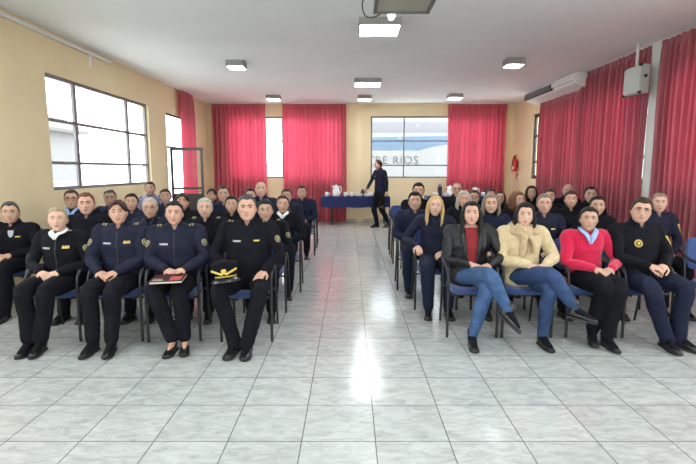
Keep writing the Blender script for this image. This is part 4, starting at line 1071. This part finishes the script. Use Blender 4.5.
# ---- fourth row, window side
P('L', 5, 150, 181.8, 'dark-haired woman in grey-lilac print, head highest in her row, under the wide window corner', 'the woman in the grey-lilac print', hair=('pulled', 'black'), jacket='floral', skin=2, collar='vneck')
P('L', 4, 165.5, 189, 'woman with tied-back dark hair in front of the open door leaf, beside the grey-lilac print', 'the woman before the open door leaf', hair=('pulled', 'brown'), jacket='bluen', skin=2)
P('L', 4, 223.5, 186, 'short-haired man in dark blue, before the red curtain in the corner', 'the short-haired man before the corner curtain', sex='m', hair=('short', 'brown'), jacket='bluen', skin=2)
P('L', 4, 261, 181, 'tall bald man in dark blue towering behind the round-faced officer', 'the tall bald man', sex='m', hair=('bald', 'salt'), jacket='bluen', skin=3)
P('L', 5, 286.5, 189, 'person with dark hair half hidden behind the woman with hair over one shoulder', 'the half hidden person near the aisle', sex='m', hair=('short', 'brown'), jacket='navy', skin=2)
# ---- fourth row, curtain side
P('R', 4, 418.5, 183, 'black-haired man in black, behind the man in the dark blue sweater', 'the black-haired man behind the blue sweater', sex='m', hair=('quiff', 'black'), jacket='black', skin=0)
P('R', 4, 474, 190, 'dark-haired woman between the silver-haired woman and the ash-haired woman', 'the woman beside the silver-haired woman', hair=('pulled', 'brown'), jacket='navy', skin=2, glasses=True)
P('R', 5, 500, 191, 'woman with long dark brown hair, half hidden behind the chin-length ash hair', 'the half hidden woman with long brown hair', hair=('long', 'brown'), jacket='black', skin=0)
P('R', 4, 549.5, 189, 'brown-haired person half hidden behind the fair-haired officer', 'the half hidden brown-haired person', hair=('pulled', 'brown'), jacket='black', skin=3)
P('R', 4, 590.7, 186.7, 'short-haired man near the rose curtain, looking over the head of the crimson sweater', 'the short-haired man near the rose curtain', sex='m', hair=('short', 'black'), jacket='black', skin=2)
# ---- back rows
P('L', 5, 211.8, 188.6, 'woman with dark fringe at the back, below the corner curtain edge', 'the woman with the dark fringe at the back', hair=('pulled', 'black'), fringe=True, jacket='bluen', skin=0)
P('L', 5, 250.5, 188.6, 'woman with dark hair peering past the tall bald man, in the back row', 'the woman beside the tall bald man', hair=('pulled', 'black'), jacket='bluen', skin=1)
P('L', 6, 302, 186, 'short-haired officer in dark blue seated last beside the aisle, before the buffet table curtain', 'the last officer beside the aisle', sex='m', hair=('short', 'brown'), jacket='bluen', skin=2)
P('R', 5, 457, 182.4, 'bald man with glasses in black, in front of the white jug on the far table', 'the bald man with glasses', sex='m', hair=('bald', 'salt'), jacket='black', skin=3, glasses=True)
P('R', 6, 491, 188.8, 'person with brown hair just visible above the chin-length ash hair, before the red curtain', 'the person just visible before the red curtain', hair=('pulled', 'brown'), jacket='black', skin=2)
P('R', 5, 531.5, 186, 'woman with dark hair falling round her face, below the fire extinguisher', 'the woman below the fire extinguisher', hair=('bob', 'black'), jacket='black', skin=2)
P('R', 5, 568, 183.4, 'bald man at the back before the rose curtains', 'the bald man before the rose curtains', sex='m', hair=('bald', 'brown'), jacket='black', skin=3)
# ---- things held
nb = empty('notebook', (-1.545, 3.965, .640)); tag(nb, 'dark notebook with red picture and pale page edge on the officer\'s lap', 'notebook')
nb.rotation_euler = (R(7), R(-2), R(4)); nb.scale = (.84, .84, 1)
b = MB(); b.box((-.155, -.105, -.006), (.155, .105, .008)); build('pages', b, mat('pale_paper', (.62, .62, .55), .8), nb, smooth=False)
b = MB(); b.box((-.16, -.11, .008), (.16, .11, .012)); b.box((-.16, -.11, -.010), (.16, .11, -.006)); build('cover', b, mat('dark_red_cover', (.05, .012, .014), .35), nb, smooth=False)
b = MB(); b.box((.03, -.085, .012), (.14, .03, .0135)); b.ell((.08, -.02, .012), (.06, .045, .003)); build('cover_picture', b, mat('cover_picture_red', (.50, .09, .08), .4), nb, smooth=False)
b = MB(); b.box((-.14, -.085, .012), (-.03, -.06, .0135)); b.box((-.14, -.04, .012), (-.05, -.03, .0135)); build('cover_stripe', b, mat('cover_stripe', (.40, .33, .28), .5), nb, smooth=False)
M_CAPB = CLOTH['black']
def cap(loc, rot, label, s=1.):
    c = empty('peaked_cap', loc); c.rotation_euler = rot; c.scale = (s,)*3; tag(c, label, 'cap')
    b = MB(); rings = []
    for z, q, sh in ((0, 1, 0), (.045, 1.0, 0), (.05, 1.06, -.005), (.085, 1.28, -.015), (.105, 1.30, -.012), (.118, 1.15, .0), (.122, .6, .01)):
        rings.append([V((.083*q*math.cos(2*PI*j/28), .098*q*math.sin(2*PI*j/28) + sh, z + (.022*max(0, -math.sin(2*PI*j/28)) if z > .06 else 0))) for j in range(28)])
    b.loft(rings); build('crown', b, M_CAPB, c)
    b = MB(); rings = []
    for q, dz in ((.98, .004), (1.25, -.012), (1.42, -.032), (1.42, -.036), (1.25, -.017), (.98, 0)):
        rings.append([V((.085*q*math.cos(a)*(1.02), .098*q*math.sin(a) - .004, .004 + dz)) for a in [PI + PI*.12 + (PI*.76)*j/20 for j in range(21)]])
    vs = [p for r_ in rings for p in r_]; fs = [(i*21+j, i*21+j+1, (i+1)*21+j+1, (i+1)*21+j) for i in range(5) for j in range(20)]
    b.add(vs, fs); build('visor', b, M_LEATHER, c)
    b = MB(); b.tube([V((.084*math.cos(a), .100*math.sin(a), .012)) for a in [PI*1.08 + PI*.84*j/16 for j in range(17)]], .005, 8); build('gold_cord', b, M_GOLD, c)
    b = MB(); b.ell((0, -.112, .060), (.021, .009, .030)); b.ell((0, -.112, .094), (.012, .007, .012))
    for sx in (-1, 1):
        for i in range(6): b.ell((sx*(.020 + .0135*i), -.111 + .0050*i, .032 + .0060*i), (.0135, .007, .0095), M=Matrix.Rotation(-sx*.6, 3, 'Y'), nu=8, nv=6)
    build('gold_crest', b, M_GOLD, c)
    return c
cap((-1.05, 3.96, .655), (R(-8), R(-6), R(8)), 'black peaked cap with gold crest and laurel held on the grey-haired officer\'s knee', 1.08)
# ---- empty chairs
chair(3.60, FL['R'](1) + .215, -.08, 'empty blue armchair beside the officer with the chest emblem, by the curtain')
chair(.95, FL['R'](5) + .215, 0, 'empty blue armchair by the aisle behind the two dark-haired men')
chair(.97, FL['R'](6) + .215, 0, 'empty blue armchair by the aisle closest to the walking man')
chair(-.90, FL['L'](7) + .215, 0, 'empty blue armchair behind the last officer beside the aisle')
# ---- the walking man
st = {'seat': .88, 'hip': {-1: V((-.085, .0, .93)), 1: V((.085, .0, .93))}}
wm = make_person(.80, 12.95, 1.82, 'm', ('short', 'brown'), 'navy', shoes='shoe', skin=3, rz=R(-55), face_yaw=R(-25), vox=.0065, lean=.03, standing=st, badges=('tag',),
   arms={-1: ((-.22, -.30, .98), (.1, -.9, -.3), (-.7, -.1, .6), .6), 1: ((.27, .06, .86), (.0, -.25, -.97), (.95, 0, .1), .5)},
   legs=legs((-.085, -.12, .50), (-.085, -.02, .095), (.085, .02, .50), (.085, .26, .105), (-.06, -1, 0), (.06, -1, -.1)))
tag(wm, 'man in dark uniform walking past the buffet table below the bus window, cap in hand', 'person')
hand_cap = cap((.86 + .02, 12.60, .66), (R(70), R(10), R(-84)), 'dark cap hanging from the hand of the walking man', .9)

# ================================================================== LIGHT AND CAMERA
w = bpy.data.worlds.new('World'); SC.world = w; w.use_nodes = True
bg = w.node_tree.nodes['Background']; bg.inputs[0].default_value = (.90, .95, 1, 1); bg.inputs[1].default_value = 1.
sky_n = w.node_tree.nodes; sky_l = w.node_tree.links
sky_t = sky_n.new('ShaderNodeTexCoord'); sky_s = sky_n.new('ShaderNodeSeparateXYZ'); sky_l.new(sky_t.outputs['Generated'], sky_s.inputs[0])
sky_m = sky_n.new('ShaderNodeMapRange'); sky_m.inputs['From Min'].default_value = .6; sky_m.inputs['From Max'].default_value = -.6; sky_m.inputs['To Min'].default_value = 4.5; sky_m.inputs['To Max'].default_value = 5.
sky_l.new(sky_s.outputs['Y'], sky_m.inputs['Value']); sky_l.new(sky_m.outputs[0], bg.inputs[1])   # overcast sky, brighter towards the sun's side behind the camera
def portal(loc, rot, sx, sy):
    l = bpy.data.lights.new('daylight_portal', 'AREA'); l.shape = 'RECTANGLE'; l.size = sx; l.size_y = sy; l.cycles.is_portal = True
    o = bpy.data.objects.new('daylight_portal', l); COL.objects.link(o); o.location = loc; o.rotation_euler = rot
for h in WL[:1] + WL[2:]: portal((LX - .2, (h[0]+h[1])/2, (h[2]+h[3])/2), (R(90), 0, R(-90)), h[1]-h[0], h[3]-h[2])
portal((LX - .2, 11.97, 1.5), (R(90), 0, R(-90)), 1.5, 2.8)
for h in WR: portal((RX + .2, (h[0]+h[1])/2, (h[2]+h[3])/2), (R(90), 0, R(90)), h[1]-h[0], h[3]-h[2])
for h in WB: portal(((h[0]+h[1])/2, YB + .2, (h[2]+h[3])/2), (R(90), 0, R(180)), h[1]-h[0], h[3]-h[2])
for h in WF: portal(((h[0]+h[1])/2, YF - .2, (h[2]+h[3])/2), (R(90), 0, 0), h[1]-h[0], h[3]-h[2])
cam = bpy.data.cameras.new('Camera'); co = bpy.data.objects.new('Camera', cam); COL.objects.link(co); SC.camera = co
co.location = (0, 0, H); co.rotation_euler = (R(90) - TH, 0, 0)
cam.sensor_fit = 'HORIZONTAL'; cam.sensor_width = 36; cam.lens = F/696*36; cam.shift_x = -2/696; cam.clip_start = .02; cam.clip_end = 200
vs_ = SC.view_settings; vs_.view_transform = 'Standard'; vs_.look = 'None'; vs_.exposure = .62; vs_.gamma = 1; vs_.use_curve_mapping = False
cy = SC.cycles
cy.use_denoising = True; cy.max_bounces = 8; cy.diffuse_bounces = 5; cy.glossy_bounces = 3; cy.transmission_bounces = 6; cy.transparent_max_bounces = 12; cy.sample_clamp_indirect = 8; cy.caustics_reflective = False; cy.caustics_refractive = False
